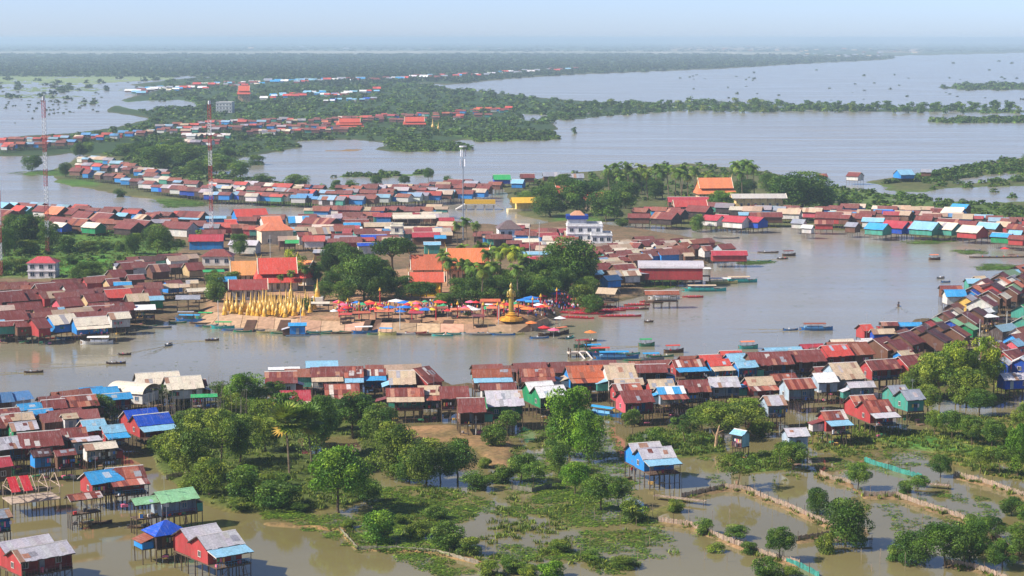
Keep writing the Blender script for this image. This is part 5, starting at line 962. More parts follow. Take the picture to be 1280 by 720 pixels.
# ------------------------------------------------------------------ yellow bridge and landing pavilion
p = at(600, 262, 0); k = mpp(600, 262); br = thing('bridge', 'yellow-railed concrete bridge over the channel', 'bridge', '', None, (p.x, p.y, 0), .05); YEL = lin((240, 190, 60)); hl = 19 * k
mb = MB(); mb.box(-hl, hl, -2.4, 2.4, 2.6, 3.2, lin((205, 200, 192)))
for s in (-1, 1): mb.slab([(s * hl, -2.4, 3.2), (s * (hl + 5), -2.4, .3), (s * (hl + 5), 2.4, .3), (s * hl, 2.4, 3.2)], .5, lin((205, 200, 192)))
mb.obj('deck', 'concrete', br)
for s in (-1, 1): mb = MB(); mb.box(-hl, hl, s * 2.3 - .12, s * 2.3 + .12, 3.22, 5.2, YEL); mb.obj('railing', 'paint', br)
for x in (-.9, -.3, .3, .9): mb = MB(); mb.box(hl * x - .4, hl * x + .4, -2, 2, -1.5, 2.58, lin((190, 184, 176))); mb.obj('pier', 'concrete', br)
p = at(646, 265, 0); r = thing('pavilion', 'yellow stairway pavilion with gold gable by the bridge', 'pavilion', '', None, (p.x, p.y, .3), .2)
mb = MB(); mb.box(-5, 9, -2.6, 2.6, -.6, 1.4, lin((226, 206, 160))); mb.obj('terrace', 'concrete', r); mb = MB(); mb.box(-.5, 8.2, -1.8, 2.0, 1.42, 4.4, lin((232, 200, 120))); mb.obj('wall', 'concrete', r); mb = MB(); rect_roof(mb, 6.4, 3.4, 4.6, 7.4, YEL); o = mb.obj('roof', 'tin', r); o.location = (3.4, 0, 0)
for x, y in ((-2, -2.3), (-2, 2.3), (9, -2.3), (9, 2.3)): post('column', r, x, y, 1.4, 4.7, 1.8)
# concrete jetty frame in the near channel
p = at(722, 446, 0); r = thing('jetty', 'weathered concrete jetty with white posts in the channel', 'jetty', '', None, (p.x, p.y, 0), .25)
mb = MB(); mb.box(-2.8, 2.8, -1.3, 1.3, 1.0, 1.5, lin((206, 190, 176))); mb.obj('deck', 'concrete', r)
for x, y, h in ((-2.4, -1, 2.6), (-2.4, 1, 2.6), (0, -1, 5.2), (0, 1, 2.4), (2.4, -1, 4.8), (2.4, 1, 2.6)): post('post', r, x, y, -.9, h, 2.0)
mb = MB()
for x in (0, 2.2): mb.rod((x, -1.3, 1.6), (x + 1.2, -4, -.3), .22, lin((222, 214, 206)), 5)
mb.obj('ramp_beam', 'concrete', r)
# ------------------------------------------------------------------ unfinished house, tarp roof, poles
p = at(40, 640, 0); r = thing('house_frame', 'unfinished timber house frame with two red roof sheets on stilts', 'house frame', '', None, (p.x, p.y, 0), math.radians(30)); LT = lin((196, 172, 152))
for i in range(5):
    for y in (-3, 0, 3): post('stilt', r, -4.6 + 2.3 * i, y, -.9, 3.0 if y else 2.8, .9)
mb = MB(); mb.box(-4.8, 4.8, -3.2, 3.2, 2.62, 2.8, jit(LT)); mb.obj('floor', 'wood', r)
for i in range(5):
    mb = MB(); x = -4.6 + 2.3 * i
    for y in (-3, 3): mb.rod((x, y, 2.8), (x, y, 5.2), .09, LT, 4)
    mb.rod((x, -3.3, 5.0), (x, 0, 7.2), .08, LT, 4); mb.rod((x, 3.3, 5.0), (x, 0, 7.2), .08, LT, 4); mb.rod((x, -3, 5.2), (x, 3, 5.2), .07, LT, 4); mb.obj('truss', 'wood', r)
mb = MB()
for y, z in ((-3, 5.2), (3, 5.2), (-3, 3.8)): mb.rod((-4.8, y, z), (4.8, y, z), .07, LT, 4)
mb.obj('beam', 'wood', r)
for x0 in (-4.7, -2.3): mb = MB(); mb.slab([(x0, -3.4, 5.02), (x0 + 1.7, -3.4, 5.02), (x0 + 1.7, 0, 7.3), (x0, 0, 7.3)], .05, lin((206, 44, 54))); mb.obj('roof_sheet', 'tin', r)
house(207, 650, 40, 18, 34, 'B', 'd', 'h', None, 'beside red twin-gabled house', 'stilt houses over the bottom left pond', fl=2.8); house(353, 473, 6, 10, 8, 'W', 'w', 'hp', None, 'by dark red house', 'stilt houses in the near bank row', wh=1.8)
mb = MB(); rp = random.Random(3)
for i in range(170):
    x = rp.uniform(186, 316); y = rp.uniform(496, 528); q = at(x, y, 0); h = rp.uniform(3.5, 7.5); l = rp.uniform(-.35, .35); mb.rod((q.x, q.y, -.3), (q.x + l, q.y + rp.uniform(-.3, .3), h), .055, jit(lin((176, 160, 140)), .2), 4, .03)
for i in range(120):
    x = rp.uniform(850, 905) if i < 50 else rp.uniform(600, 1250); y = rp.uniform(330, 345) if i < 50 else rp.uniform(600, 715); q = at(x, y, 0); mb.rod((q.x, q.y, -.6), (q.x + rp.uniform(-.1, .1), q.y, rp.uniform(1.2, 3.2)), .05, jit(lin((170, 150, 125)), .2), 4)
o = stuff(mb.obj('bamboo_stakes', 'wood')); o['label'] = 'bare bamboo stakes standing in yards and shallows'
for x, yb, h in ((90, 532, 7), (1224, 436, 9), (1186, 438, 5), (273, 410, 9), (228, 505, 6), (500, 414, 8), (376, 412, 7), (623, 412, 8), (338, 330, 12), (662, 345, 20), (674, 350, 22), (1258, 420, 8), (595, 545, 5)):
    p = at(x, yb, .3); mb = MB(); mb.rod((0, 0, -1), (0, 0, h), .14, lin((206, 204, 198)), 6, .09); mb.box(-.5, .5, -.05, .05, h - .9, h - .75, lin((150, 140, 130)))
    thing('utility_pole', 'pale concrete utility pole', 'pole', 'standing among the houses', 'utility poles', (p.x, p.y, 0), 0, mb.mesh('utility_pole', 'concrete'))
# dead tree
p = at(894, 562, 0); r = thing('dead_tree', 'bare pale tree trunk with broken limbs in the marsh', 'tree', '', None, (p.x, p.y, 0), 0); mb = MB(); c = lin((186, 152, 118)); mb.rod((0, 0, -.5), (.3, 0, 3.2), .42, c, 7, .3); mb.rod((.3, 0, 3.2), (.9, .2, 5.4), .28, c, 6, .12); mb.rod((.25, 0, 2.6), (-.8, 0, 4.4), .2, c, 6, .08); mb.rod((.5, 0, 3.8), (1.7, -.2, 4.4), .12, c, 5, .05); mb.obj('trunk', 'wood', r)
# ------------------------------------------------------------------ fish-pen fences
def fence(s, desc, col, h=1.35, net=False):
    P = [at(x, y, 0) for x, y in pts(s)]; m = P[len(P) // 2]; r = thing('pen_fence', desc, 'fence', '', 'fish-pen fences', (m.x, m.y, 0), 0)
    rr = random.Random(int(m.x * 7)); ox, oy = m.x, m.y
    for a, b in zip(P, P[1:]):
        n = max(1, int((b - a).length / 3.2))
        for i in range(n):
            p, q = a.lerp(b, i / n), a.lerp(b, (i + 1) / n); post('stake', r, p.x - ox, p.y - oy, -.8, h + .5 + rr.uniform(0, .5), .55)
            mb = MB(); d = (q - p); L = d.length; d.normalize(); nn = Vector((-d.y, d.x, 0)) * .03; k = int(L / (.24 if not net else .6))
            for j in range(k):
                f0 = L * j / k; f1 = L * (j + (.86 if not net else 1.)) / k; z1 = h * rr.uniform(.86, 1.08); o2 = nn * rr.uniform(-1, 1); A_ = p + d * f0 + o2; B_ = p + d * f1 + o2; cc = jit(col, .2)
                mb.slab([(A_.x - ox, A_.y - oy, -.5), (B_.x - ox, B_.y - oy, -.5), (B_.x - ox, B_.y - oy, z1), (A_.x - ox, A_.y - oy, z1 * rr.uniform(.94, 1.03))], .03, cc)
            o_ = mb.obj('slat_panel' if not net else 'net_panel', 'net', r); o_['kind'] = 'stuff'
BG = lin((170, 148, 128)); TL = lin((70, 142, 130))
for s, d in zip(FENCES, ('beige slat fence running from blue house towards the dark tree', 'beige slat fence curving through the middle fish pen', 'beige slat fence of the pen beneath right marsh trees', 'brown low slat fence closing the lower fish pen', 'beige ragged slat fence along the lower marsh path', 'short beige fence stub beside the round green tree', 'short low fence joining two pens under dark tree', 'beige fence end near the picture edge pens', 'short fence at the bottom edge below dark trees')): fence(s, d, BG, 1.25)
fence('1080,577 1110,587 1152,599', 'teal net fence sagging between the upper fish pens', TL, 1.1, True); fence('978,702 1000,710 1024,722', 'teal net fence at the bottom edge', TL, 1.0, True); fence('640,612 665,616 690,610', 'dark low net fence by the marsh channel', lin((120, 116, 100)), 1.0, True); fence('425,664 447,688 495,688 545,692 598,706', 'grey net fence on the curved mud bund', lin((150, 142, 120)), .8, True); fence('208,600 230,596 250,602', 'grey stick fence beneath the left thicket', lin((150, 136, 116)), 1.2)
# plank walkway and bamboo landing
for x, y, a, L, d in ((1060, 680, .1, 9, 'rickety bamboo landing stage under the dark tree'), (850, 628, -.5, 11, 'narrow plank walkway leading from the blue-walled house'), (1165, 610, -.4, 7, 'short plank landing at the upper pen')):
    p = at(x, y, 0); r = thing('walkway', d, 'walkway', '', None, (p.x, p.y, 0), a); n = int(L / .5)
    for i in range(n): mb = MB(); xx = -L / 2 + L * i / n; mb.box(xx, xx + L / n * .85, -.7, .7, .8 + random.uniform(-.04, .04), .88, jit(lin((168, 146, 124)), .2)); mb.obj('plank', 'wood', r)
    for i in range(4):
        for s in (-.6, .6): post('post', r, -L / 2 + .3 + (L - .6) * i / 3, s, -.7, random.uniform(.8, 2.2), .6)
# ------------------------------------------------------------------ boats
def hull_mesh(L, W, Hh, col, rim, inner, sheer=.45, bow=.5):
    mb = MB(); n = 12; sec = []
    for i in range(n + 1):
        t = -1 + 2 * i / n; w_ = W / 2 * max(.04, (1 - abs(t) ** 2.4)) ** .8; k = Hh * (1 + sheer * abs(t) ** 3 * (1.6 if t > 0 else 1)); sec.append((t * L / 2, w_, k))
    for (x0, w0, k0), (x1, w1, k1) in zip(sec, sec[1:]):
        for s in (-1, 1):
            P = [(x0, s * w0, k0), (x1, s * w1, k1), (x1, s * w1 * .55, -.12), (x0, s * w0 * .55, -.12)]; mb.poly(P if s < 0 else P[::-1], col)
            P = [(x0, s * w0 * .86, k0 - .02), (x1, s * w1 * .86, k1 - .02), (x1, s * w1 * .55, .1), (x0, s * w0 * .55, .1)]; mb.poly(P if s > 0 else P[::-1], inner)
            P = [(x0, s * w0 * .84, k0 + .03), (x1, s * w1 * .84, k1 + .03), (x1, s * w1 * 1.04, k1 + .03), (x0, s * w0 * 1.04, k0 + .03)]; mb.poly(P if s < 0 else P[::-1], rim)
        mb.poly([(x0, -w0 * .55, .1), (x1, -w1 * .55, .1), (x1, w1 * .55, .1), (x0, w0 * .55, .1)], inner); mb.poly([(x0, w0 * .55, -.12), (x1, w1 * .55, -.12), (x1, -w1 * .55, -.12), (x0, -w0 * .55, -.12)], col)
    return mb
BCOL = {'n': ('dark wooden', (86, 64, 54), (120, 92, 74)), 't': ('turquoise', (52, 172, 168), (90, 200, 190)), 'g': ('green', (58, 136, 104), (120, 180, 150)), 'b': ('blue', (46, 120, 190), (120, 180, 220)), 'w': ('white', (226, 224, 222), (240, 238, 236)), 'r': ('red', (190, 48, 60), (220, 90, 90)), 'y': ('pale yellow', (206, 196, 120), (226, 216, 150)), 'k': ('grey', (120, 128, 136), (160, 166, 172))}
# people: one continuous skinned body each, three poses
def person_mesh(name, V, E, R, hairz):
    me = bpy.data.meshes.new(name); me.from_pydata(V, E, []); o = bpy.data.objects.new(name, me); COL.objects.link(o)
    md = o.modifiers.new('s', 'SKIN'); sv = me.skin_vertices[0].data
    for i, r in enumerate(R): sv[i].radius = (r, r); sv[i].use_root = (i == 0)
    o.modifiers.new('d', 'SUBSURF').levels = 1
    dg = bpy.context.evaluated_depsgraph_get(); ev = o.evaluated_get(dg); m2 = bpy.data.meshes.new_from_object(ev); bpy.data.objects.remove(o); m2.name = name
    cen = [p.center.copy() for p in m2.polygons]; a = m2.attributes.new('col', 'FLOAT_COLOR', 'FACE'); cc = np.zeros((len(cen), 4), np.float32)
    hz = V[hairz][2]
    for i, c in enumerate(cen):
        if c.z > hz - .16: cc[i] = (*(lin((40, 30, 26)) if c.z > hz + .02 or c.y > .06 else lin((176, 126, 98))), 0)
        elif c.z < V[0][2] - .06: cc[i] = (*lin((52, 54, 72)), 0)
        else: cc[i] = (0, 0, 0, 1)
        if abs(c.x) > .33 and c.z < 1.1: cc[i] = (*lin((176, 126, 98)), 0)
    a.data.foreach_set('color', cc.ravel()); m2.materials.clear(); m2.materials.append(M['cloth']); return m2
V = [(0, 0, .95), (0, 0, 1.2), (0, .0, 1.42), (0, 0, 1.52), (0, -.01, 1.68), (.11, 0, .9), (.12, -.02, .5), (.12, 0, .06), (-.11, 0, .9), (-.12, .02, .5), (-.13, 0, .06), (.2, 0, 1.4), (.27, 0, 1.12), (.28, -.1, .88), (-.2, 0, 1.4), (-.27, 0, 1.12), (-.28, -.1, .88), (.12, -.14, .04), (-.13, -.14, .04)]
E = [(0, 1), (1, 2), (2, 3), (3, 4), (0, 5), (5, 6), (6, 7), (0, 8), (8, 9), (9, 10), (2, 11), (11, 12), (12, 13), (2, 14), (14, 15), (15, 16), (7, 17), (10, 18)]
R = [.15, .14, .15, .06, .11, .1, .075, .05, .1, .075, .05, .075, .05, .035, .075, .05, .035, .04, .04]
STAND = person_mesh('person', V, E, R, 4)
V2 = [(0, 0, .12), (0, 0, .36), (0, -.04, .58), (0, -.05, .67), (0, -.07, .83), (.12, -.06, .14), (.14, -.42, .26), (.14, -.6, .04), (-.12, -.06, .14), (-.14, -.42, .26), (-.14, -.6, .04), (.2, -.05, .55), (.3, -.2, .36), (.22, -.42, .42), (-.2, -.05, .55), (-.3, -.2, .36), (-.22, -.42, .42), (.14, -.72, .04), (-.14, -.72, .04)]
SIT = person_mesh('person', V2, E, R, 4)
SHIRT = [(('red', (206, 40, 56))), ('white', (224, 222, 218)), ('blue', (50, 90, 170)), ('dark', (60, 56, 64)), ('pink', (222, 96, 132)), ('yellow', (224, 186, 70)), ('green', (66, 140, 96))]
def person(X, Y, Z, rz, sit, si, place, group='people in boats'):
    nm, c = SHIRT[si]; r = thing('person', 'person in %s shirt %s' % (nm, 'sitting' if sit else 'standing'), 'person', place, group, (X, Y, Z), rz, SIT if sit else STAND); cl = lin(c); r.color = (*cl, 1); return r
def boat(x, y, L, W, deg, c, kind='', place='', crew=0, shirts=(1, 3, 2), group='boats on the river', feat='', who=None):
    p = at(x, y, 0); nm, hc, ri = BCOL[c]; kd = {'': 'rowing boat', 'c': 'boat with canopy', 'd': 'long racing boat', 's': 'slim dugout boat', 'h': 'houseboat'}[kind[:1]]
    r = thing('boat', '%s %s%s' % (nm, kd, feat), 'boat', place, group, (p.x, p.y, .02), math.radians(deg), px=x); Hh = .42 if kind in ('', 's', 'd') else .8
    hull_mesh(L, W, Hh, lin(hc), lin(ri), lin((140, 116, 92))).obj('hull', 'paint', r)
    for i in range(2 if L < 7 else 4): mb = MB(); xx = L * (-.28 + .56 * i / (1 if L < 7 else 3)); mb.box(xx - .14, xx + .14, -W * .36, W * .36, Hh * .75, Hh * .75 + .05, lin((150, 124, 98))); mb.obj('thwart', 'wood', r)
    if kind[:1] in 'ch' and kind:
        n = max(2, int(L * .6 / 1.8)); cl = L * .6
        for i in range(n + 1):
            for s in (-1, 1): post('canopy_post', r, -cl / 2 + cl * i / n - L * .05, s * W * .4, .1, Hh + 1.35, .4)
        cb = MB(); cc = lin(ri) if len(kind) < 2 else RC[kind[1]]; m_ = 6
        for i in range(m_):
            t0 = math.pi * (.12 + .76 * i / m_); t1 = math.pi * (.12 + .76 * (i + 1) / m_); f = lambda t: (-W * .55 * math.cos(t), Hh + 1.15 + .42 * math.sin(t))
            (ya, za), (yb, zb) = f(t0), f(t1); cb.slab([(-cl / 2 - L * .05 - .3, ya, za), (cl / 2 - L * .05 + .3, ya, za), (cl / 2 - L * .05 + .3, yb, zb), (-cl / 2 - L * .05 - .3, yb, zb)], .04, jit(cc, .05))
        cb.obj('canopy', 'paint', r)
        if L > 9:
            mb = MB(); mb.box(-cl / 2 - L * .05, cl / 2 - L * .05 - .6, -W * .36, W * .36, Hh, Hh + .55, lin(ri)); mb.obj('cabin_side', 'paint', r)
    if kind == '' or kind == 'c': mb = MB(); mb.rod((-L * .47, 0, Hh + .1), (-L * .62, 0, -.2), .05, lin((80, 80, 84)), 5); mb.box(-L * .5, -L * .42, -.15, .15, Hh, Hh + .35, lin((70, 70, 74))); mb.obj('engine', 'metal', r)
    for i in range(crew):
        f = -.34 + .68 * (i + .5) / crew if crew > 1 else -.1; v = Vector((L * f, random.uniform(-.1, .1) + (.3 * (-1) ** i if crew > 8 else 0), .1 if Hh < .6 else Hh)); v.rotate(Matrix.Rotation(math.radians(deg), 3, 'Z')); si = shirts[i % len(shirts)] if len(shirts) < 6 else random.choice(shirts)
        person(p.x + v.x, p.y + v.y, .1 + v.z * .6, math.radians(deg + 90), not (crew == 1 and kind == 's'), si, who if who else ('in ' + nm + ' boat ' + place) if place else 'in ' + nm + ' boat')
    return r
LP = 'on left river'
boat(42, 466, 5.2, .9, 12, 'n', 's', LP, 2); boat(145, 455, 5.4, 1.0, 12, 'n', '', LP, 3, feat=' trailing a wake'); boat(156, 444, 3.6, .9, 14, 'n', '', LP, 2, (4, 3, 1)); boat(211, 432, 4.4, 1.2, 70, 'k', '', LP, 2); boat(265, 426, 4.2, .9, 14, 'n', 's', LP, 3, (3, 2, 1))
r = boat(121, 430, 9.6, 3.0, 186, 'w', 'cW', LP, feat=' and white cabin')
boat(165, 404, 7.5, 1.6, 10, 'b', '', 'at left landing'); boat(84, 423, 7, 1.6, 25, 'b', '', 'at left landing'); boat(180, 409, 8, 1.6, 6, 'g', '', 'at left landing'); boat(232, 402, 7, 1.6, 170, 'b', 'cb', 'at left landing'); boat(245, 398, 6, 1.3, 20, 'g', '', 'at left landing'); boat(226, 396, 7, 1.4, 160, 'k', '', 'at left landing'); boat(238, 390, 7, 1.4, 175, 'g', '', 'at left landing'); boat(250, 405, 7, 1.4, 172, 'n', 's', 'at left landing')
for _x, _y, _c, _k in ((222, 404, 'g', ''), (240, 402, 'b', 'cb'), (256, 399, 'g', 'cG'), (230, 393, 'n', ''), (246, 393, 'b', ''), (258, 408, 'b', ''), (268, 409, 'g', ''), (234, 398, 'k', 'cy'), (218, 400, 'n', 's'), (60, 424, 'r', ''), (20, 426, 'n', 'cr'), (104, 424, 'n', ''), (200, 410, 'k', 's'), (175, 402, 'n', '')): boat(_x, _y, random.uniform(5.5, 8), 1.4, random.choice((5, 170, 20, 185)), _c, _k, 'at left landing')
for i, (x, y, c, k) in enumerate([(278, 411, 't', 'cG'), (292, 413, 'b', ''), (303, 415, 'g', ''), (318, 414, 'k', ''), (336, 416, 'y', ''), (352, 417, 'g', 's'), (399, 416, 't', ''), (413, 417, 'g', ''), (441, 416, 'g', ''), (456, 417, 'b', 'cW'), (470, 418, 'g', ''), (484, 419, 'y', 'cb'), (505, 418, 'w', ''), (520, 417, 'r', ''), (545, 418, 'g', ''), (553, 420, 't', ''), (570, 418, 't', ''), (590, 418, 'w', ''), (612, 418, 'g', ''), (628, 419, 'b', ''), (428, 417, 'n', ''), (533, 419, 'n', 's'), (602, 419, 'k', 's'), (640, 418, 'y', '')]):
    boat(x, y, random.uniform(5.5, 8.5), 1.5, random.choice((4, -8, 12, 172, 178, 190)), c, k, 'moored below temple', 1 if i % 3 == 0 else 0, group='boats moored below the temple')
# blue floating shed
p = at(372, 419, 0); r = thing('floating_shed', 'small bright blue floating shed moored below the temple', 'shed', '', None, (p.x, p.y, 0), .1); build_house(r, 5.6, 4.2, .5, 2.6, .35, 'b', 'b', '', True); mb = MB(); mb.box(-3.6, 3.6, -2.8, 2.8, -.2, .3, lin((90, 110, 130))); mb.obj('raft', 'wood', r)
RB = 'beside temple point'
_rb = sorted(((733, 393, 12, 178, 9), (727, 387, 13, 172, 9), (775, 396, 14, 4, 9), (785, 387, 11, 2, 6), (812, 378, 7, 5, 3), (866, 372, 7.5, 5, 4), (752, 384, 10, 175, 6), (742, 390, 13, 176, 10), (716, 392, 12, 170, 9), (760, 389, 12, 2, 9), (738, 381, 11, 172, 8), (796, 382, 9, 4, 6), (722, 398, 11, 165, 8)))
for _i, (x, y, L, d, n) in enumerate(_rb): boat(x, y, L, 1.7, d, 'r', 'd', RB, n * 2, (0, 4, 0, 0), 'red racing boats', who='in %s red racing boat from left' % ordinal(_i + 1))
boat(802, 387, 5, 1., 10, 'n', 's', RB, 2); boat(811, 403, 3, .9, 10, 'n', '', RB, 2); boat(822, 379, 4, .9, 10, 'n', 's', RB, 1)
boat(880, 364, 16, 3.0, 2, 't', 'ct', RB, feat=' anchored off the point'); boat(925, 353, 13, 3.0, 6, 't', 'ct', RB, feat=' and raised cabin'); boat(902, 355, 12, 2.6, 4, 'y', 'cW', RB); boat(790, 366, 9, 1.8, 175, 'g', '', RB); boat(830, 374, 11, 2.8, 3, 'w', 'cW', RB); boat(862, 354, 10, 2.0, 6, 'b', '', RB)
RW = 'on open river'
boat(978, 324, 5, 1.4, 20, 'n', '', RW, 3, (1, 3, 0)); boat(986, 320, 6, 1.8, 12, 'n', 'cr', RW); boat(955, 327, 6, 1.2, 5, 't', 's', RW); boat(1168, 325, 5, 1.8, 6, 'n', 'cO', RW); boat(1176, 348, 4.5, 1.4, 40, 'k', '', RW, 1); boat(1182, 353, 4, 1.2, 20, 'b', '', RW); boat(1123, 383, 3.6, .9, 80, 'n', 's', RW, 1, (3,)); boat(1020, 413, 10.5, 2.4, 3, 'b', 'cq', RW, feat=' and long rusty roof'); boat(988, 413, 5, 1.3, 15, 'b', '', RW, 1); boat(1250, 322, 26, 1.8, 4, 'n', 'd', RW, 6, (0, 3, 2), feat=' by green weed'); boat(908, 298, 12, 2.2, 3, 'k', '', RW); boat(960, 316, 9, 1.2, 3, 'n', 's', RW, 2); boat(1216, 313, 7, 2, 10, 'w', '', RW)
NL = 'at near landing'
boat(742, 440, 7, 2.0, 12, 'g', 'cb', NL, 2, (4, 2)); boat(770, 449, 13, 2.2, 6, 'b', 'cb', NL, 5, (1, 0, 2)); boat(808, 433, 5, 1.6, 10, 'g', 'cG', NL, 1); boat(825, 446, 8, 1.6, 8, 'g', '', NL, 3, (4, 3, 1)); boat(800, 451, 10, 1.6, 4, 'g', '', NL); boat(738, 427, 4, 1.2, 20, 'n', '', NL, 2, (4, 1)); boat(935, 436, 6, 1.8, 10, 't', 'cO', NL); boat(712, 423, 5, 1.3, 60, 't', '', NL, 2); boat(756, 520, 10, 2.2, -38, 'b', 'cb', 'in marsh behind houses', feat=' nosing between stilts'); boat(702, 418, 6, 1.4, 40, 'n', 'cO', NL, 2); boat(695, 412, 6, 1.4, 60, 'g', '', NL, 2); boat(684, 420, 6, 1.5, 20, 'n', 'cR', NL, 2); boat(674, 423, 6, 1.3, 10, 'b', '', NL, 1); boat(728, 434, 6, 1.4, 30, 'g', 'ck', NL, 2, (4, 0)); boat(752, 444, 8, 1.7, 8, 'b', 'cR', NL, 3, (4, 0, 1)); boat(842, 441, 6, 1.4, 12, 'n', 'cR', NL, 2, (0, 4)); boat(785, 443, 7, 1.4, 5, 't', '', NL, 2); boat(815, 451, 7, 1.5, 8, 'k', 'cb', NL, 1); boat(1111, 412, 8, 2.4, 4, 'r', 'cr', NL); boat(120, 655, 6, 1.1, 12, 'n', 's', 'in bottom left pond'); boat(183, 660, 7, 1.2, 5, 'n', '', 'in bottom left pond'); boat(1055, 553, 5, 1.1, 10, 'n', '', 'under red house'); boat(775, 600, 5, 1, 8, 'n', 's', 'by blue-walled house')
# ------------------------------------------------------------------ life on the temple promenade
def parasol_mesh():
    mb = MB()
    for i in range(8):
        a, b = 2 * math.pi * i / 8, 2 * math.pi * (i + 1) / 8; mb.slab([(1.5 * math.cos(a), 1.5 * math.sin(a), 2.1), (1.5 * math.cos(b), 1.5 * math.sin(b), 2.1), (0, 0, 2.75)], .03, (1, 1, 1, 1))
    return mb.mesh('canopy', 'cloth')
PC = parasol_mesh(); PP = MB(); PP.rod((0, 0, -.3), (0, 0, 2.8), .05, lin((200, 196, 190)), 5); PP = PP.mesh('pole', 'metal')
PCOL = [('red', (214, 60, 62)), ('blue', (50, 120, 200)), ('orange', (230, 130, 70)), ('white', (230, 228, 224)), ('pink', (226, 110, 140)), ('green', (70, 160, 110)), ('yellow', (232, 190, 70))]
def parasol(x, y, ci, z=2.35, place='on temple promenade', s=1.0):
    nm, c = PCOL[ci]; p = at(x, y, z); r = thing('parasol', '%s market parasol' % nm, 'parasol', place, 'market parasols', (p.x, p.y, z), random.random(), px=x); r.scale = (s, s, 1); c_ = link('canopy', PC, r); c_.color = (*lin(c), 1); link('pole', PP, r)
for i in range(58):
    x = random.uniform(415, 690); y = random.uniform(385, 398) if x < 640 else random.uniform(378, 396); parasol(x, y, random.choice((0, 0, 0, 2, 2, 1, 3, 4, 6, 5, 0)), s=random.uniform(.8, 1.5))
for x, y, c in ((505, 392, 1), (532, 395, 1), (506, 386, 1), (655, 383, 1), (664, 380, 1), (690, 370, 1), (648, 391, 2), (660, 394, 2), (495, 384, 3)): parasol(x, y, c, s=1.8)
for x, y, c in ((664, 412, 2), (680, 418, 0), (692, 421, 4), (738, 424, 2), (700, 406, 3), (720, 381, 2), (1256, 317, 0)): parasol(x, y, c, .6, 'on the water', 1.3)
# low market stalls and red banner posts
for i, (x, y, wd, c) in enumerate(((452, 390, 22, 'o'), (480, 388, 24, 'O'), (545, 384, 30, 'q'), (575, 386, 24, 'O'), (618, 384, 20, 'O'), (432, 392, 16, 'R'), (665, 376, 18, 'b'), (400, 378, 24, 'e'), (520, 390, 18, 'k'), (598, 394, 16, 'r'), (692, 366, 18, 'B'))):
    house(x, y, wd, 4, random.uniform(-6, 8), c, 'n', 'pf', None, 'on temple promenade', 'market stalls', fl=2.5, wh=2.3, name='market_stall', noun='market stall', near=False)
mb0 = MB(); mb0.rod((0, 0, 0), (0, 0, 4.6), .2, lin((190, 44, 52)), 6, .16); mb0.lathe([(.4, 4.5), (.45, 4.8), (.2, 5.2), (.05, 5.7)], lin((226, 176, 60)), 6); RP = mb0.mesh('banner_post', 'paint')
for x, y in ((424, 396), (435, 394), (449, 398), (470, 399), (486, 399), (515, 400), (545, 400), (572, 398), (604, 399), (622, 399), (630, 396), (648, 398), (666, 392), (676, 388), (696, 380), (550, 378), (475, 380)):
    p = at(x, y, 2.2); thing('banner_post', 'red lacquered post with gold cap', 'post', 'along temple promenade', 'red posts along the promenade', (p.x, p.y, 2.1), 0, RP)
p = at(613, 397, 2.3); r = thing('gateway', 'pink stone gateway at the head of the temple stairs', 'gateway', '', None, (p.x, p.y, 2.2), 0)
for s in (-1, 1): mb = MB(); mb.box(s * 2.6 - .35, s * 2.6 + .35, -.4, .4, 0, 4.6, lin((214, 150, 130))); mb.obj('pillar', 'concrete', r)
mb = MB(); mb.box(-3.4, 3.4, -.5, .5, 4.62, 5.3, lin((214, 140, 120))); rect_roof(mb, 3.2, .9, 5.32, 6.1, lin((206, 110, 80))); mb.obj('lintel', 'concrete', r)
# crowd on the bank and shore
def crowd(poly, n, shirts, z=None):
    A = region_points(poly, n, -3.); cv = np.empty(len(STAND.vertices) * 3, np.float32); STAND.vertices.foreach_get('co', cv); cv = cv.reshape(-1, 3).astype(float); f = np.array([list(p.vertices) if len(p.vertices) == 4 else list(p.vertices) + [p.vertices[-1]] for p in STAND.polygons])
    at_ = STAND.attributes['col']; k = np.empty(len(f) * 4, np.float32); at_.data.foreach_get('color', k); k = k.reshape(-1, 4)
    V = []; Fs = []; K = []
    for i, (x, y, gz) in enumerate(A):
        t = random.uniform(0, 6.28); c, s = math.cos(t), math.sin(t); V.append(np.stack([cv[:, 0] * c - cv[:, 1] * s + x, cv[:, 0] * s + cv[:, 1] * c + y, cv[:, 2] + max(gz, .1) + (.15 if gz > 1.8 else 0)], -1)); Fs.append(f + i * len(cv)); cl = np.array(lin(SHIRT[random.choice(shirts)][1])); K.append(k[:, :3] * (1 - k[:, 3:]) + cl[None] * k[:, 3:])
    return np.concatenate(V), np.concatenate(Fs), np.concatenate(K)
V_ = []; F_ = []; K_ = []; off = 0
for poly, n, sh in (('416,392 690,384 690,396 640,405 420,400', 420, (0, 1, 1, 2, 4, 5, 0)), ('640,378 700,372 735,384 690,398 645,404', 260, (0, 2, 4, 3, 1, 4)), ('700,382 745,378 742,384 712,388', 70, (0, 0, 4, 1))):
    v_, f_, k_ = crowd(poly, n, sh); V_.append(v_); F_.append(f_ + off); K_.append(k_); off += len(v_)
me = np_mesh('crowd', np.concatenate(V_), np.concatenate(F_), fcol=np.concatenate(K_), m='paint', smooth=True); o = stuff(link('crowd', me)); o['label'] = 'festival crowd gathered on the temple promenade and point'
for x, y, si, pl in ((790, 592, 0, 'on platform of blue-walled house'), (794, 593, 2, 'on platform of blue-walled house'), (782, 645, 1, 'in the marsh'), (1025, 535, 1, 'beside small red house'), (232, 690, 3, 'under red twin-gabled house'), (800, 512, 1, 'under pink house'), (812, 512, 0, 'under pink house')):
    p = at(x, y, .3); person(p.x, p.y, .2, random.uniform(0, 6), False, si, pl, 'people by the houses')
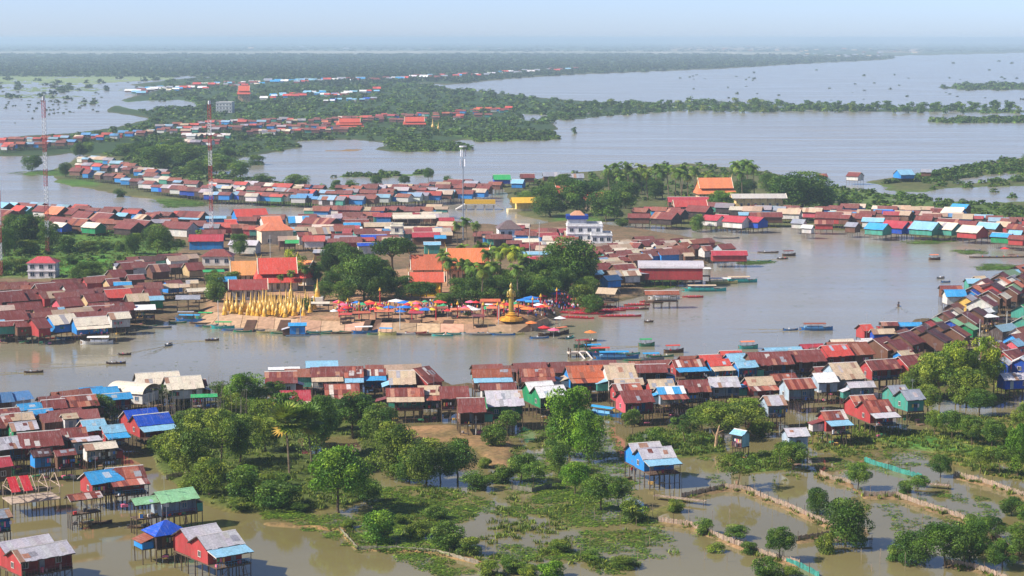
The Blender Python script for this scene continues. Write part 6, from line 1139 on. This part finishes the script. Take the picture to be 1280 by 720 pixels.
# ------------------------------------------------------------------ household belongings on verandas, decks and under the floors (uncountable odds and ends)
cm = MB(); rc_ = random.Random(21)
CC = [lin(c) for c in ((200, 60, 60), (230, 225, 220), (60, 120, 190), (90, 70, 60), (210, 170, 90), (70, 140, 100), (160, 150, 140), (226, 120, 150), (50, 50, 60))]
for o in list(bpy.data.objects):
    if not o.name.startswith('stilt_house'): continue
    fl_ = [c for c in o.children if c.name.startswith('floor')]
    if not fl_ or o.location.y > 640: continue
    vs = [v.co for v in fl_[0].data.vertices]; x0, x1 = min(v.x for v in vs), max(v.x for v in vs); y0 = min(v.y for v in vs); z = max(v.z for v in vs); Mw = Matrix.Translation(o.location) @ Matrix.Rotation(o.rotation_euler.z, 4, 'Z')
    def put(pts_, col):
        cm.slab([Mw @ Vector(p) for p in pts_], .03, col)
    def bx(x, y, zz, a, b, h, col):
        n = len(cm.v); t = rc_.uniform(-.5, .5); c, s = math.cos(t), math.sin(t)
        for q in (0, h):
            for i, j in ((-1, -1), (1, -1), (1, 1), (-1, 1)): cm.v.append(tuple(Mw @ Vector((x + (i * a * c - j * b * s) / 2, y + (i * a * s + j * b * c) / 2, zz + q))))
        for q in ((3, 2, 1, 0), (4, 5, 6, 7), (0, 1, 5, 4), (1, 2, 6, 5), (2, 3, 7, 6), (3, 0, 4, 7)): cm.f.append(tuple(n + i for i in q)); cm.c.append(col)
    for i in range(rc_.randrange(3, 9)):
        bx(rc_.uniform(x0 + .3, x1 - .3), y0 + rc_.uniform(.2, 1.1), z, rc_.uniform(.2, .7), rc_.uniform(.2, .5), rc_.uniform(.2, .9), jit(rc_.choice(CC), .2))
    if rc_.random() < .6:
        k = rc_.randrange(3, 9); xa = rc_.uniform(x0, (x0 + x1) / 2)
        for i in range(k):
            x = xa + i * .5; w_ = rc_.uniform(.25, .45); h = rc_.uniform(.5, 1.); put([(x, y0 - .08, z + 1.75), (x + w_, y0 - .08, z + 1.75), (x + w_, y0 - .06, z + 1.75 - h), (x, y0 - .1, z + 1.75 - h)], jit(rc_.choice(CC), .2))
        cm.rod(Mw @ Vector((xa - .2, y0 - .08, z + 1.76)), Mw @ Vector((xa + k * .5, y0 - .08, z + 1.76)), .015, CC[3], 3)
    for i in range(rc_.randrange(2, 7)):   # things stored on low staging among the stilts
        zz = rc_.uniform(.15, .9); x = rc_.uniform(x0 + .4, x1 - .4); y = y0 + rc_.uniform(-.4, 2.5); bx(x, y, zz, rc_.uniform(.4, 1.6), rc_.uniform(.3, .9), rc_.uniform(.1, .6), jit(rc_.choice(CC[3:]), .25)); cm.rod(Mw @ Vector((x, y, -.6)), Mw @ Vector((x, y, zz)), .05, DARKW, 4)
    if rc_.random() < .3: bx(rc_.uniform(x0, x1), y0 - .9, .05, 1.8, 1.2, .18, jit(lin((150, 120, 96)), .2))
    if rc_.random() < .5:
        q = Mw @ Vector((rc_.uniform(x0, x1), 0, z + 2)); cm.rod(q, q + Vector((0, 0, 5.2)), .03, lin((180, 180, 184)), 4); e = q + Vector((0, 0, 5.1))
        for j in range(4): cm.rod(e + Vector((-.5, 0, -.18 * j)), e + Vector((.5, 0, -.18 * j)), .015, lin((190, 190, 194)), 3)
o = stuff(cm.obj('belongings', 'paint')); o['label'] = 'laundry, jars, crates and aerials around the near houses'
# ------------------------------------------------------------------ wakes behind moving boats and scraps of drifting weed on the river
wk = MB(); wc_ = lin((140, 132, 112))
for x, y, deg, L in ((145, 455, 12, 26), (42, 466, 12, 16), (211, 432, 70, 22), (265, 426, 14, 18), (1123, 383, 80, 16), (978, 324, 20, 30), (1020, 413, 3, 26), (960, 316, 3, 24), (808, 433, 10, 12), (156, 444, 14, 14), (866, 372, 5, 14)):
    p = at(x, y, 0); a = math.radians(deg)
    for s in (-1, 1):
        for k in range(3):
            n = 8; t0 = a + math.pi + s * (.14 + .05 * k); d = Vector((math.cos(t0), math.sin(t0), 0)); q = Vector((-d.y, d.x, 0))
            for i in range(n):
                if (i + k) % 4 == 3: continue
                u0 = 2 + L * i / n; u1 = 2 + L * (i + .9) / n; w0 = .25 + .06 * i; h0 = .09 * (1 - i / n) + .012; A0 = p + d * u0; A1 = p + d * u1
                wk.poly([A0 - q * w0 + Vector((0, 0, .004)), A1 - q * w0 + Vector((0, 0, .004)), A1 + Vector((0, 0, h0)), A0 + Vector((0, 0, h0))], wc_); wk.poly([A0 + Vector((0, 0, h0)), A1 + Vector((0, 0, h0)), A1 + q * w0 + Vector((0, 0, .004)), A0 + q * w0 + Vector((0, 0, .004))], wc_)
o = stuff(wk.obj('boat_wakes', 'water')); o['label'] = 'small ripples trailing behind moving boats'
A = np.concatenate([region_points('60,420 330,425 700,430 900,400 1150,360 1150,310 950,300 900,330 880,380 700,420 300,470 0,480', 260, -3.), region_points('280,215 460,195 800,160 1280,165 1280,205 900,200 700,212 400,214', 90, -3.)])
A[:, 2] = 0.01; Sx = RNG.uniform(.4, 1.6, len(A)) * np.clip(A[:, 1] / 700, .8, 2.5)
o = scatter_mesh('drifting_weed', PD, A, Sx, np.full(len(A), .5), tints(len(A), .4, .8)); o['label'] = 'scraps of weed drifting on the river and lake'
label_all()
